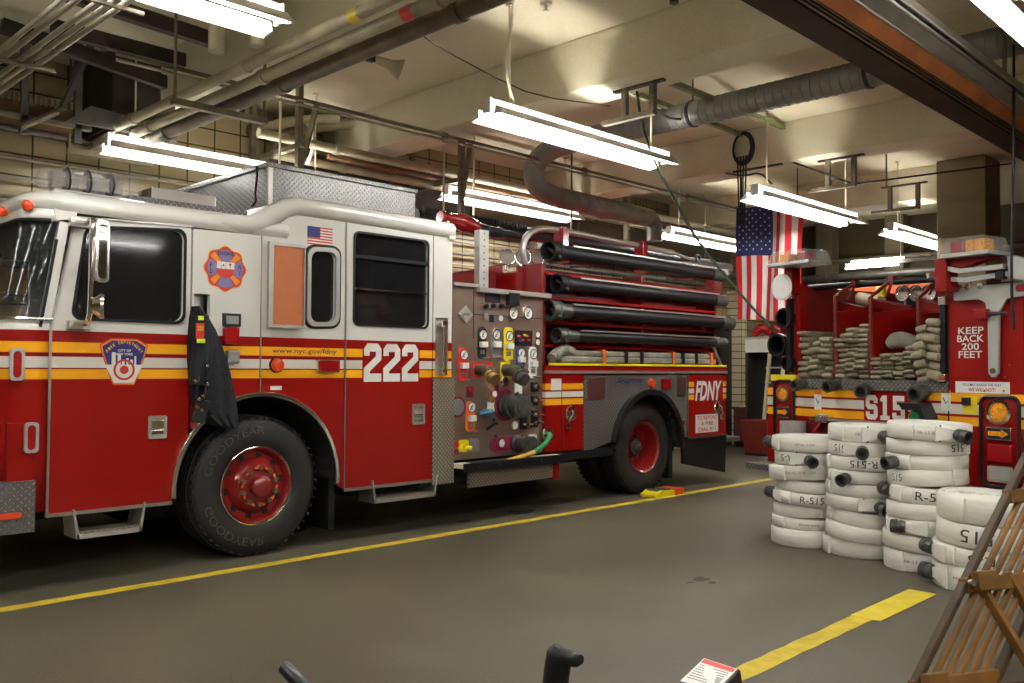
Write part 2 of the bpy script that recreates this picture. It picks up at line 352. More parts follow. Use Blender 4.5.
# floor lines
def line(name, y, x0, x1, w, m='yellow_line'):
    b = MB(); n = int((x1 - x0) / .12); T = []; 
    for k in range(n + 1):
        x = x0 + (x1 - x0) * k / n; j = random.uniform(-.006, .006)
        T.append([(x, y - w / 2 + j, .002), (x, y + w / 2 + random.uniform(-.006, .006), .002)])
    vs = [[b.bm.verts.new(p) for p in t] for t in T]
    for a, c in zip(vs[:-1], vs[1:]): b.bm.faces.new((a[0], c[0], c[1], a[1]))
    return struct(b.build(name, m))
line('floor_line', 5.97, -3, 15, .11); line('floor_line', 2.27, 2.2, 6.0, .12)
struct(MB().box(5.25, 6.15, 2.16, 2.34, .0025, .004).build('floor_line', 'yellow_new'))
# floor stains
for px, py, r in ((700, 579, .10), (712, 583, .05), (690, 583, .04), (463, 521, .10), (480, 497, .12), (510, 497, .08), (560, 500, .3), (520, 512, .22)):
    p = oZ(0, px, py); b = MB(); pts = [(p.x + r * random.uniform(.5, 1.1) * math.cos(a * .5), p.y + .7 * r * random.uniform(.5, 1.1) * math.sin(a * .5), 0) for a in range(12)]
    b.plate([(q[0], q[1]) for q in pts], fn=lambda a, c, d: (a, c, .0015 + d), t=.0006); struct(b.build('floor_stain', 'brown_dark'))
# ---------------------------------------------------------------- fluorescent fixtures
def fixture_proto():
    t = thing('fluorescent_fixture', 'x', 'ceiling light', local=True)
    L = 2.44
    b = MB(); b.box(0, L, -.04, .04, .085, .165); b.build('ballast_channel', 'white_enamel', t)
    for s in (-1, 1):
        b = MB(); b.plate([(.098, .088), (.180, .008), (.186, .014), (.098, .096)] if s > 0 else [(-.098, .088), (-.180, .008), (-.186, .014), (-.098, .096)], fn=lambda a, c, d: (d, a, c), t=L)
        b.build('reflector', 'white_enamel', t)
        for k in range(2):
            b = MB(); b.cyl((.02 + k * 1.22, s * .098, .046), (1.2 + k * 1.22, s * .098, .046), .019, seg=10); b.build('fluorescent_tube', 'tube', t)
    for x in (0, L / 2, L):
        b = MB()
        b.plate([(-.045, .05), (.045, .05), (.045, .17), (-.045, .17)], fn=lambda a, c, d: (x - .01 + d, a, c), t=.02)
        b.build('lamp_holder', 'white_enamel', t); b = MB()
        b.plate([(-.172, .014), (-.085, .03), (-.098, .088)], fn=lambda a, c, d: (x - .008 + d, a, c), t=.016)
        b.build('lamp_holder', 'white_enamel', t); b = MB()
        b.plate([(.172, .014), (.085, .03), (.098, .088)], fn=lambda a, c, d: (x - .008 + d, a, c), t=.016)
        b.build('lamp_holder', 'white_enamel', t)
    return t
FP = None
def fixture(x, y, z, label, rods=((.25,), (2.2,)), n=1):
    global FP
    if FP is None: FP = fixture_proto(); t = FP; kids = list(t.children)
    else:
        t = FP.copy(); C.objects.link(t)
        for ch in FP.children:
            if ch.name.startswith('hanger'): continue
            c = ch.copy(); C.objects.link(c); c.parent = t
    ORG[t.name] = Vector((0, 0, 0))
    t.location = (x, y, z); t['label'] = label; t['group'] = 'fluorescent ceiling lights'
    for r in rods:
        top = BB if any(a - .02 < x + r[0] < c + .02 for a, c in ((3.6, 4.05), (6.05, 6.5), (9.85, 10.3), (13.4, 13.85))) else CEIL
        b = MB(); b.cyl((r[0], 0, .165), (r[0], 0, top - z), .009, seg=8); b.cyl((r[0], 0, top - z - .02), (r[0], 0, top - z), .03, seg=10)
        b.build('hanger_rod', 'cream', t)
    return t
fixture(oY(5.1, 487, 119).x, 5.1, 3.45, 'long twin tube light hanging in the middle of the ceiling, largest in full view')
fixture(oY(4.8, 755, 196).x, 4.8, 3.27, 'twin tube light hanging just right of the flag')
fixture(oY(5.0, 891, 237).x, 5.0, 3.38, 'short looking twin tube light hanging in front of the tan column, beside the right lightbar')
fixture(.42, 4.9, 3.55, 'big twin tube light cut by the top edge above the cab')
fixture(oY(8.3, 107, 150).x, 8.3, 3.42, 'twin tube light over the cab roof, against the tiled wall')
fixture(oY(8.3, 447, 199).x, 8.3, 3.56, 'twin tube light above the pump panel, beside the red deck gun')
fixture(oY(7.4, 669, 236).x, 7.4, 3.36, 'twin tube light hanging just left of the flag')
fixture(3.95, 1.35, 3.38, 'twin tube light cut off at the top right corner')
for x in (-3.2,): 
    for y in (4.9, 8.3): fixture(x, y, 3.5, 'twin tube light continuing the row beyond the left edge')
for x in (-3.2, .4): fixture(x, 1.35, 3.5, 'twin tube light over the spot of the photographer'); 
for x in (-3.2, .4, 4.2): fixture(x, -2.6, 3.5, 'twin tube light over the neighbouring bay behind the photographer')
# distant lights near the back wall, turned across
for k, (px, py) in enumerate(((846, 268),)):
    p = oX(16, px, py); t = thing('fluorescent_fixture', 'far crosswise twin tube light low over the back of the hall', 'ceiling light', (p.x, p.y, p.z), 'fluorescent ceiling lights')
    MB().box(p.x - .04, p.x + .04, p.y - 2.4, p.y, p.z + .02, p.z + .08).build('ballast_channel', 'grey_paint', t)
    for dx in (-.12, .12): MB().cyl((p.x + dx, p.y - 1.0, p.z + (.12 if dx > 0 else -.02)), (p.x + dx, p.y - .05, p.z + (.12 if dx > 0 else -.02)), .017, seg=8).build('fluorescent_tube', 'tube', t)
    MB().cyl((p.x, p.y - 1, p.z + .1), (p.x, p.y - 1, CEIL), .01).build('hanger_rod', 'cream', t)
# ---------------------------------------------------------------- spiral duct
DX = 7.62
def duct():
    t = thing('spiral_duct', 'round galvanised spiral duct crossing the ceiling and bending down toward the wall', 'duct', (7.65, 0, 4.05))
    r = .125
    def seg(path, name, rr=r, m='duct', step=.09):
        P = [Vector(p) for p in path]; pts = []; rs = []
        for a, b in zip(P[:-1], P[1:]):
            L = (b - a).length; n = max(1, int(L / step))
            for k in range(n):
                q = a.lerp(b, k / n); pts += [q, a.lerp(b, (k + .86) / n), a.lerp(b, (k + .9) / n), a.lerp(b, (k + .96) / n)]; rs += [rr, rr, rr + .004, rr + .004]
        pts.append(P[-1]); rs.append(rr)
        MB().tube(pts, rs, seg=28).build(name, m, t, smooth=True)
    seg([(DX, -5.9, 4.05), (DX, 6.6, 4.05)], 'long_run')
    pts = [(DX, 6.6, 4.05), (DX, 6.95, 4.03), (DX, 7.2, 3.9), (DX + .03, 7.25, 3.72), (DX + .18, 7.27, 3.60), (DX + .45, 7.27, 3.57)]
    MB().tube(pts, r, seg=24, smooth=2).build('elbow', 'duct', t, smooth=True)
    seg([(DX + .45, 7.27, 3.57), (10.0, 7.3, 3.56)], 'low_run', r)
    MB().tube([(10.0, 7.3, 3.56), (10.12, 7.3, 3.54), (10.16, 7.3, 3.45), (10.16, 7.3, 3.25)], .11, seg=20, smooth=1).build('end_elbow', 'pipe_grey', t, smooth=True)
    for y in (3.2, 5.0, .9, -1.5):
        MB().ring((DX, y, 4.05), (0, 1, 0), [(-.015, r + .012), (.015, r + .012)], 28).tube([(DX, y, 4.05 + r), (DX, y, CEIL)], .008).build('hanger_strap', 'black_metal', t)
    return t
duct()
# ---------------------------------------------------------------- pipes along the truck bay (x direction) and across (y)
def pipe(name, label, pts, r, m, cat='pipe', group=None, smooth=0, seg=12, clamps=0, bandm='strut'):
    P = [Vector(p) for p in pts]
    t = thing(name, label, cat, tuple(P[0]), group)
    MB().tube(P, r, seg=seg, smooth=smooth).build('pipe_run', m, t, smooth=True)
    if clamps:
        a, b = P[0], P[-1]
        if len(P) == 2:
            for k in range(clamps):
                q = a.lerp(b, (k + .5) / clamps); d = (b - a).normalized()
                MB().ring(q - d * .03, d, [(0, r + .001), (0, r + .012), (.06, r + .012), (.06, r + .001)], 14).build('pipe_collar', bandm, t, smooth=True)
    return t
# cream bundle across the bay on beam
for k, (x, z, r, lab) in enumerate(((3.19, 3.66, .042, 'topmost cream pipe of the overhead bundle crossing above the cab'), (3.34, 3.62, .045, 'middle cream pipe of the overhead bundle crossing above the cab, with red tape'), (3.50, 3.6, .06, 'thick brown lowest pipe of the overhead bundle crossing above the cab'))):
    t = pipe('overhead_pipe', lab, [(x, -5, z), (x, 8.9, z)], r, ('pipe_cream', 'pipe_cream', 'pipe_brown')[k], group='pipe bundle across the ceiling', clamps=7, bandm=('pipe_cream', 'pipe_cream', 'pipe_brown')[k])
    if k < 2:
        MB().ring((x, 4.55 - k * .35, z), (0, 1, 0), [(-.05, r + .002), (.05, r + .002)], 14).build('marking_tape', ('yellow_label', 'red_label')[k], t, smooth=True)
        for q in range(2): text_mesh('F.M.W.', lambda a, c, d, x=x, z=z, r=r, q=q: (x - .75 * (r + .003), 4.95 - k * .4 + q * .75 - a, z + c), .16, .05, m='ink', parent=t)
# dark cross timber/steel pieces behind the bundle
for y in (8.85, 6.6, 2.9):
    t = thing('pipe_rack', 'steel trapeze rack holding the pipe bundle across the ceiling', 'pipe hanger', (3.34, y, 3.5), 'pipe bundle racks')
    MB().box(2.95, 3.75, y - .03, y + .03, 3.47, 3.52).build('crossbar', 'strut', t)
    for x in (2.97, 3.73): MB().cyl((x, y, 3.47), (x, y, CEIL), .012).build('hanger_rod', 'strut', t)
# five grey conduits, top left
for k, dx in enumerate((0, .07, .18, .25, .32)):
    pipe('conduit', ('leftmost', 'second', 'middle', 'fourth', 'rightmost')[k] + ' of five thin grey conduits crossing the top left corner', [(1.66 + dx * .8, 0, 3.45), (1.66 + dx * .8, 8.9, 3.45)], .017, 'conduit', 'conduit', 'five conduits at top left', seg=8)
for y in (4.9, 6.3): tag(MB().box(1.60, 2.02, y - .012, y + .012, 3.412, 3.432).build('conduit_bracket', 'strut'), 'strut bar under the five conduits, %s one' % ('near' if y < 5 else 'far'), 'bracket')
# long runs parallel to the truck, [y, z, r, x0, x1, mat]
runs = [(7.05, 3.91, .018, 2.7, 14, 'pipe_brown', 'thin brown pipe high along the ceiling over the truck'), (7.05, 3.86, .014, 2.7, 14, 'conduit', 'thin grey conduit under the brown pipe over the truck'),
        (8.25, 3.87, .050, 4.6, 14, 'pipe_cream', 'cream heating pipe along the wall side above the pump panel'), (8.5, 3.74, .045, 4.9, 14, 'pipe_cream', 'lower cream heating pipe along the wall side above the pump panel'),
        (8.7, 3.88, .055, 5.0, 13.3, 'pipe_brown', 'dark brown pipe along the wall top right of the diamond plate box'), (8.35, 3.80, .03, 5.5, 15, 'rust', 'rusty pipe running between the duct and the wall'),
        (8.9, 3.62, .028, -3, 5, 'pipe_grey', 'grey pipe on the tiled wall above the cab'), (9.2, 3.42, .016, -3, 12, 'conduit', 'upper thin conduit fixed on the tiled wall'), (9.2, 3.22, .014, -3, 12, 'conduit', 'middle thin conduit fixed on the tiled wall'), (9.2, 3.05, .02, -3, 15, 'pipe_grey', 'lower grey pipe fixed on the tiled wall'),
        (9.2, 2.9, .012, -3, 15, 'conduit', 'lowest thin conduit fixed on the tiled wall'), (8.9, 3.25, .09, 9.4, 15.3, 'pipe_grey', 'thick silver pipe along the wall behind the suction hoses')]
for y, z, r, x0, x1, m, lab in runs: pipe('wall_pipe', lab, [(x0, y, z), (x1, y, z)], r, m, clamps=5, bandm=m)
# two cream stubs coming out of the wall
for k, (px, py) in enumerate(((256, 131), (277, 137))):
    p = oY(9.2, px, py); t = pipe('wall_pipe', 'short cream pipe stub leaving the wall left of the cream pipes, %s one' % ('left' if k == 0 else 'right'), [p, p + Vector((.25, -.3, .1)), p + Vector((.75, -.55, .2))], .06, 'pipe_cream')
    MB().ring(p, (0, 1, 0), [(-.06, .10), (.05, .10)], 18).build('flange', 'pipe_brown', t)
# hanging brackets of the pipe runs
for k, (px, py0, py1) in enumerate(((212, 70, 165), (293, 92, 160), (455, 132, 195), (620, 150, 200))):
    a = oY(8.1, px, 128 if k < 2 else 160); x = a.x
    if k == 0: continue
    t = thing('strut_hanger', ('', 'steel strut frame hanging left of the diamond plate box', 'steel strut frame hanging above the red deck gun', 'steel strut frame hanging over the low duct')[k], 'bracket', (x, 8.1, CEIL))
    MB().box(x - .03, x + .03, 7.95, 8.01, 3.3, CEIL).build('upright', 'strut', t); MB().box(x - .03, x + .03, 8.9, 8.96, 3.5, CEIL).build('upright', 'strut', t)
    MB().box(x - .03, x + .03, 7.9, 9.1, 3.72, 3.77).build('crossbar', 'strut', t)
    MB().tube([(x, 7.98, 3.45), (x + .35, 8.2, 4.3)], .02, flat=(.03, .012)).build('brace', 'strut', t)
# thin vertical conduits
for px, p0, p1, yy, lab in ((280, 140, 170, 8.2, 'thin white rod hanging left of the diamond plate box'), (444, 150, 190, 8.2, 'thin rod hanging above the deck gun'), (474, 160, 200, 8.2, 'thin rod hanging right of the strut frame'), (705, 205, 255, 8.2, 'thin rod hanging left of the flag')):
    a = oY(yy, px, p0); tag(MB().cyl((a.x, yy, 3.35), (a.x, yy, CEIL), .013, seg=8).build('hanging_rod', 'cream'), lab, 'rod')
# finned radiator shelf on the left wall, box heater and supports
t = thing('finned_heater', 'rusty finned radiator on brackets high on the left wall', 'radiator', (1.5, 8.8, 3.8))
MB().box(1.0, 3.0, 8.55, 9.05, 3.66, 3.80).build('casing', 'rust', t)
for k in range(46):
    x = 1.02 + k * .043; MB().box(x, x + .012, 8.52, 8.56, 3.79, 3.86).build('fin', 'conduit', t)
MB().box(1.0, 3.05, 8.5, 8.56, 3.63, 3.67).build('edge_rail', 'conduit', t)
for x in (2.45, 2.9): MB().box(x, x + .06, 8.5, 8.56, 3.5, CEIL).build('support_post', 'pipe_grey', t)
MB().tube([(2.45, 8.5, 3.55), (2.75, 8.5, 3.75)], .03).build('brace', 'strut', t)
t = thing('unit_heater', 'dark brown box heater hanging between the wall and the cream pipes', 'heater', (3.6, 8.6, 3.8))
MB().box(3.15, 3.75, 8.3, 9.1, 3.62, 4.40).build('casing', 'brown_dark', t, bevel=.01)
MB().plate([(2.75, 3.62), (3.75, 3.62), (3.75, 3.74), (2.95, 3.80)], fn=lambda a, c, d: (a, 8.28 - d, c), t=.02).build('hood', 'pipe_grey', t)
MB().box(3.2, 3.7, 8.35, 9.0, 3.57, 3.62).build('louver', 'cream', t)
t = thing('steel_brace', 'grey diagonal steel brace left of the box heater', 'brace', (2.9, 8.4, 4.4))
MB().tube([(2.75, 8.4, 3.75), (3.0, 8.4, 4.42)], .05, flat=(.06, .02)).build('strut_arm', 'pipe_grey', t)
# brown steel framework in upper left
for k, (a, b_) in enumerate((((2.2, 8.2, 4.3), (4.4, 8.2, 4.05)), ((2.4, 7.6, 4.18), (3.5, 7.6, 4.18)), ((1.2, 7.0, 4.3), (3.55, 7.0, 4.2)))):
    tag(MB().tube([a, b_], .05, flat=(.04, .06)).build('steel_beam', 'brown_dark'), ('dark steel beam nearest the wall at upper left', 'short dark steel beam above the cream pipes at upper left', 'dark steel beam nearest the aisle at upper left')[k], 'beam')
pipe('overhead_pipe', 'large cream pipe near the ceiling at upper left behind the big light', [(1.2, 5.9, 4.25), (3.4, 5.9, 4.25)], .09, 'pipe_cream', clamps=2, bandm='pipe_cream')
for k, x in enumerate((2.95, 3.1)):
    pipe('overhead_pipe', 'upright cream pipe dropping behind the big top light, %s one' % ('left' if k == 0 else 'right'), [(x, 5.9 - .3 * k, 4.4), (x, 5.9 - .3 * k, 3.7)], .055, 'pipe_cream')
# black pipe-like vacuum trunk with fins above rear roof
t = thing('exhaust_rail', 'black ribbed exhaust rail hanging behind the diamond plate box', 'rail', (5.6, 7.7, 3.2))
a = oY(7.7, 418, 213); b_ = oY(7.7, 545, 240)
MB().cyl((a.x, 7.75, a.z - .03), (b_.x + 3, 7.75, a.z - .03), .085, seg=18).build('rail_body', 'black_plastic', t, smooth=True)
for k in range(34):
    x = a.x + .05 + k * .05; MB().box(x, x + .022, 7.66, 7.69, a.z - .02, a.z + .07).build('rib', 'black_metal', t)
for x in (a.x + .6, a.x + 2.6): MB().cyl((x, 7.7, a.z), (x, 7.7, CEIL), .012).build('hanger_rod', 'strut', t)
# large brown duct along wall behind
tag(MB().box(5.0, 8.2, 8.95, 9.28, 3.35, 3.82, bev=.02).build('air_duct', 'brown_dark'), 'dark rectangular air duct on the wall behind the roof box', 'duct')
tag(MB().box(5.3, 5.95, 8.95, 9.28, 3.86, 4.1, bev=.01).build('vent_box', 'brown_dark'), 'small dark vent box above the rectangular air duct', 'vent')
tag(MB().box(8.3, 15, 9.0, 9.28, 3.4, 3.8, bev=.02).build('wall_soffit', 'darkwall'), 'tan soffit along the wall top above the suction hoses', 'soffit')
# ---------------------------------------------------------------- door track beam at upper right
t = thing('exhaust_track', 'long dark overhead track with copper side running to the right edge', 'track', (2, 2.0, 3.3))
MB().box(0, 12, 2.19, 2.38, 3.385, 3.405).build('bottom_flange', 'brown_dark', t)
MB().box(0, 12, 2.10, 2.19, 3.41, 3.56).build('web', 'rust', t)
for k in range(3): MB().box(0, 12, 2.115 + .025 * k, 2.125 + .025 * k, 3.398, 3.41).build('web_ridge', 'green_brass', t)
MB().plate([(2.11, 3.40), (2.11, 3.415), (2.045, 3.475), (2.045, 3.46)], (), lambda a, b, d: (d, a, b), 12).build('side_strip', 'copper', t)
MB().cyl((0, 2.035, 3.465), (12, 2.035, 3.465), .007, seg=8).build('silver_bead', 'alu', t)
MB().plate([(2.03, 3.47), (2.03, 3.485), (1.975, 3.535), (1.975, 3.52)], (), lambda a, b, d: (d, a, b), 12).build('grey_strip', 'conduit', t)
MB().cyl((0, 1.965, 3.53), (12, 1.965, 3.53), .012, seg=8).build('guide_rail', 'alu', t); MB().cyl((0, 1.94, 3.555), (12, 1.94, 3.555), .010, seg=8).build('guide_rail', 'alu', t)
MB().box(0, 12, 1.93, 2.38, 3.56, 3.60).build('top_flange', 'steel', t)
p = oY(1.88, 898, 20); MB().box(p.x, p.x + .05, 1.84, 1.9, 3.6, 3.74).tube([(p.x, 1.86, 3.74), (p.x + .06, 1.84, 3.8), (p.x + .16, 1.8, 3.78)], .02).build('trolley_hook', 'white_enamel', t)
for x in (3.5, 7.5): MB().cyl((x, 2.1, 3.6), (x, 2.1, CEIL), .015).build('hanger_rod', 'strut', t)
# ---------------------------------------------------------------- strut trapezes under the beams, with green channels
def trapeze(xc, ya, yb, zt, zb, lab, m='strut'):
    t = thing('strut_hanger', lab, 'bracket', (xc, ya, zt))
    for y in (ya, yb): MB().box(xc - .025, xc + .025, y - .025, y + .025, zb, zt).build('upright', m, t)
    MB().box(xc - .025, xc + .025, min(ya, yb) - .12, max(ya, yb) + .12, zt - .02, zt).build('top_plate', 'brown_dark', t)
    MB().box(xc - .03, xc + .03, min(ya, yb) - .02, max(ya, yb) + .25, zb - .04, zb).build('crossbar', 'strut', t)
    return t
q = [oX(6.3, 625, 78), oX(6.3, 653, 110)]; trapeze(6.3, q[0].y, oX(6.3, 653, 72).y, BB, q[1].z, 'steel strut frame under the beam in the middle of the ceiling')
q = [oX(9.9, 742, 130), oX(9.9, 773, 155)]; trapeze(9.9, q[0].y, q[1].y, BB, q[1].z, 'steel strut frame under the second beam above the flag')
q = [oX(10.1, 828, 165), oX(10.1, 854, 183)]; trapeze(10.1, q[0].y, q[1].y, BB, q[1].z, 'steel strut frame under the second beam right of the flag light')
q = [oX(12.2, 890, 190), oX(12.2, 918, 206)]; trapeze(12.2, q[0].y, q[1].y, 3.98, q[1].z, 'steel strut frame under the far white beam near the column')
A0 = oX(6.3, 655, 76); B0 = oX(9.9, 785, 128); A1 = oX(6.3, 615, 86); B1 = oX(9.9, 742, 135)
tag(MB().tube([A0, B0], .03, flat=(.025, .025)).build('strut_channel', 'green_strut'), 'upper green strut channel crossing below the spiral duct', 'channel')
tag(MB().tube([A1, B1], .03, flat=(.025, .025)).build('strut_channel', 'green_strut'), 'lower green strut channel ending at the hanging cable coil', 'channel')
pipe('thin_rod', 'thin black rod between the second and third strut frames', [oX(9.9, 773, 155), oX(10.1, 854, 184), oX(13.2, 1015, 163)], .012, 'black_metal', 'rod', seg=8)
pipe('thin_rod', 'black rod near the ceiling right of the middle strut frame', [oZ(4.0, 660, 82), oZ(4.0, 822, 42)], .016, 'black_metal', 'rod', seg=8)
# hanging cable coil
t = thing('cable_coil', 'coil of black cable hanging above the flag', 'cable', (9.8, 4.9, 3.6))
c = oX(9.8, 742, 148)
for k in range(4):
    rr = .17 + .012 * k
    MB().tube([c + Vector((.012 * k, rr * .72 * math.cos(a), rr * math.sin(a))) for a in [2 * PI * i / 28 for i in range(29)]], .011, seg=8).build('cable_loop', 'black_rubber', t, smooth=True)
for k in range(4):
    MB().tube([c + Vector((0, -.06 + .04 * k, -.1)), c + Vector((0, -.05 + .035 * k, -.45)), c + Vector((0, -.02 + .02 * k, -.95))], .010, seg=8, smooth=1).build('cable_drop', 'black_rubber', t, smooth=True)
# ropes and loose wires
pipe('rope', 'green rope hanging slanted from the middle strut frame to the second apparatus', [oX(6.3, 637, 92), oX(6.6, 641, 120), oX(7.0, 652, 158), oX(7.4, 680, 210), oX(7.6, 700, 245), oX(7.7, 745, 300), oX(7.72, 776, 332)], .013, 'green_rope', 'rope', smooth=1)
pipe('wire', 'white cable drooping from the ceiling to the middle light', [oZ(CEIL, 515, -12), oY(5.1, 512, 20), oY(5.1, 506, 60), oY(5.1, 508, 85), oY(5.1, 514, 103)], .012, 'cream', 'wire', smooth=2)
pipe('wire', 'long thin dark wire sagging below the ceiling from the pipe bundle', [oX(3.7, 408, 25), oX(4.4, 440, 48), oX(5.4, 492, 76), oX(6.0, 535, 96), oX(6.2, 610, 106)], .006, 'brown_dark', 'wire', smooth=1)
pipe('wire', 'black cable sagging under the green channels', [oX(6.4, 655, 108), oX(7.2, 670, 120), oX(8.2, 700, 118), oX(9.2, 722, 128)], .012, 'black_rubber', 'wire', smooth=2)
pipe('wire', 'thin brown conduit looped left of the cable coil', [oX(9.9, 712, 138), oX(9.9, 713, 160), oX(9.9, 722, 173), oX(9.9, 745, 176), oX(9.9, 760, 172), oX(9.9, 772, 184)], .012, 'pipe_brown', 'wire', smooth=1)
pipe('wire', 'pale flexible cable drooping left of the roof box', [oY(8.3, 308, 124), oY(8.3, 314, 135), oY(8.3, 313, 150), oY(8.3, 307, 164)], .02, 'white_enamel', 'wire', smooth=2)
pipe('wire', 'black power cord hanging down over the second apparatus at right', [oZ(CEIL, 1013, 20), oX(7.15, 1014, 60), oX(7.15, 1013, 200), oX(7.15, 1011, 280), oX(7.15, 1014, 330)], .01, 'black_rubber', 'wire', smooth=1)
# ceiling loudspeaker horn and sprinklers
c = oZ(4.15, 377, 60); t = thing('horn_speaker', 'tan horn loudspeaker hanging under the ceiling left of the middle light', 'loudspeaker', tuple(c))
d = Vector((.75, -.35, -.25)).normalized()
MB().ring(c, d, [(-.02, .03), (.06, .045), (.12, .05), (.18, .075), (.22, .10), (.222, .095), (.18, .06), (.1, .03)], 20).build('horn', 'canvas', t, smooth=True)
MB().box(c.x - .10, c.x - .03, c.y - .02, c.y + .03, c.z - .03, c.z + .20).build('bracket', 'black_metal', t); MB().cyl((c.x - .06, c.y, c.z + .15), (c.x - .06, c.y, CEIL), .012).build('mount_rod', 'strut', t)
p = oZ(CEIL - .02, 546, 5); t = thing('sprinkler_head', 'small sprinkler head on the ceiling above the middle light', 'sprinkler', tuple(p))
MB().cyl((p.x, p.y, CEIL), (p.x, p.y, CEIL - .02), .05, seg=14).build('escutcheon', 'steel', t); MB().cyl((p.x, p.y, CEIL - .02), (p.x, p.y, CEIL - .07), .012).cyl((p.x, p.y, CEIL - .075), (p.x, p.y, CEIL - .07), .025).build('deflector', 'steel', t)
p = oZ(CEIL - .1, 674, 2); t = thing('sprinkler_head', 'dark sprinkler head at the top edge right of the middle', 'sprinkler', tuple(p))
MB().cyl((p.x, p.y, CEIL), (p.x, p.y, CEIL - .08), .025, seg=12).cyl((p.x, p.y, CEIL - .08), (p.x, p.y, CEIL - .11), .035, seg=12).build('sprinkler_body', 'black_metal', t)

tag(MB().cyl((12.2, 4.9, 3.98), (12.2, 4.9, CEIL), .012).build('hanging_rod', 'strut'), 'short rod above the farthest strut frame near the tan column', 'rod')
for k, (z, r, m) in enumerate(((3.30, .07, 'pipe_grey'), (3.05, .04, 'pipe_cream'), (2.85, .05, 'pipe_brown'), (3.6, .05, 'pipe_brown'))):
    pipe('wall_pipe', ('thick grey', 'thin cream', 'brown', 'high brown')[k] + ' pipe running across the back wall behind the rescue truck', [(16.9, -3, z), (16.9, 9.0, z)], r, m, group='pipes on the back wall', clamps=6, bandm=m)
for k, y in enumerate((8.0, 6.6, 2.2)): tag(MB().box(17.2, 17.5, y, y + .35, 0, CEIL).build('wall_pier', 'column'), ('leftmost', 'middle', 'rightmost')[k] + ' shallow concrete pier on the back wall', 'pier', 'piers on the back wall')
# ================================================================ pumper 222
SY = 6.25; FY = 8.70
T = thing('fire_engine', 'red and white fire engine numbered 222 parked along the long yellow line', 'fire engine', (5.9, 7.47, 0))
def P(x, z, y=SY): return (x, y, z)
def sp(u, v, y=SY): q = oY(y, u, v); return q.x, q.z
ac, az, AR = 3.54, .56, .70
def arch(x0, x1, r=AR, cx=ac, cz=az, n=14):
    """points on the arch circle from angle of x0 to x1, going right to left over the top"""
    a0 = math.acos(max(-1, min(1, (x1 - cx) / r))); a1 = math.acos(max(-1, min(1, (x0 - cx) / r)))
    return [(cx + r * math.cos(a0 + (a1 - a0) * i / n), cz + r * math.sin(a0 + (a1 - a0) * i / n)) for i in range(n + 1)]
BOT = .46
# front door
dw = [(x + .0 + (2.90 - x) * (-.0) + (.075 * (z - 1.79) / .62) * (2.90 - x) / .74, z + (x - 2.52) * .07 * (z - 1.79) / .62) for x, z in rrect(2.145, 2.90, 1.79, 2.425, .07, 5)]
door = MB().plate([(2.012, .50), (2.84, .50)] + [(2.845, .66)] + [p for p in reversed(arch(2.86, 2.955))] + [(2.955, 2.485), (2.15, 2.455), (2.012, 1.72)], [dw], side(SY), -.05).build('cab_door', 'cab_paint', T, label='front cab door with the shield emblem')
def frame(poly, w, name, m, parent, y=SY, t=.012):
    cx = sum(p[0] for p in poly) / len(poly); cz = sum(p[1] for p in poly) / len(poly); X0 = min(p[0] for p in poly); X1 = max(p[0] for p in poly); Z0 = min(p[1] for p in poly); Z1 = max(p[1] for p in poly)
    sx = 1 + 2 * w / (X1 - X0); sz = 1 + 2 * w / (Z1 - Z0)
    out = [(cx + (x - cx) * sx, cz + (z - cz) * sz) for x, z in poly]
    return MB().plate(out, [poly], side(y), t).build(name, m, parent)
def pane(poly, parent, name='window_pane', m='glass_dark', y=SY + .03): return MB().plate(poly, (), side(y), .006).build(name, m, parent)
pane(dw, door); frame(dw, .018, 'window_seal', 'black_rubber', door)
tk = MB().tube([(2.006, SY - .004, .50), (2.006, SY - .004, 1.72), (2.143, SY - .004, 2.462), (2.96, SY - .004, 2.495)], .006, flat=(.006, .008)).build('door_trim', 'steel', door)
def latch(u0, v0, u1, v1, parent):
    x0, z0 = sp(u0, v0); x1, z1 = sp(u1, v1); z0, z1 = min(z0, z1), max(z0, z1)
    h = MB().plate(rrect(x0, x1, z0, z1, .012, 3), [rrect(x0 + .018, x1 - .018, z0 + .018, z1 - .018, .006, 2)], side(SY), .014).build('door_handle', 'alu', parent)
    MB().box(x0 + .018, x1 - .018, SY - .004, SY, z0 + .018, z1 - .018).build('handle_pan', 'steel', parent)
    MB().box(x0 + .022, x1 - .022, SY - .016, SY - .004, (z0 + z1) / 2 - .005, z1 - .03, bev=.004).box(x0 + .022, x1 - .022, SY - .012, SY - .004, z0 + .03, (z0 + z1) / 2 - .02, bev=.003).build('paddle', 'chrome', parent)
latch(148, 416, 166, 438, door)
# grab seam panel with recess (coat compartment)
rec = [(2.985, 1.70), (3.11, 1.70), (3.11, 2.005), (2.985, 2.005)]
pB = MB().plate([(2.97, 1.02)] + list(reversed(arch(2.97, 3.522)))[1:] + [(3.522, 2.49), (2.97, 2.48)], [rec], side(SY), -.05).build('cab_side_panel', 'cab_paint', T)
MB().box(2.985, 3.11, SY + .10, SY + .11, 1.70, 2.005).build('grab_recess', 'steel', pB)
# panel with mid window
mw = rrect(3.965, 4.205, 1.83, 2.41, .065, 4); mw = [(x, z + (x - 3.93) * .05) for x, z in mw]
pC = MB().plate([(3.535, 1.26)] + list(reversed(arch(3.535, 4.235)))[1:] + [(4.24, .5), (4.305, .45), (4.305, 2.69), (3.80, 2.69), (3.535, 2.49)], [mw], side(SY), -.05).build('cab_side_panel', 'cab_paint', T)
wf = pane(mw, pC); frame(mw, .035, 'window_frame', 'alu', pC, t=.02); frame(mw, .056, 'window_seal', 'black_rubber', pC, t=.006)
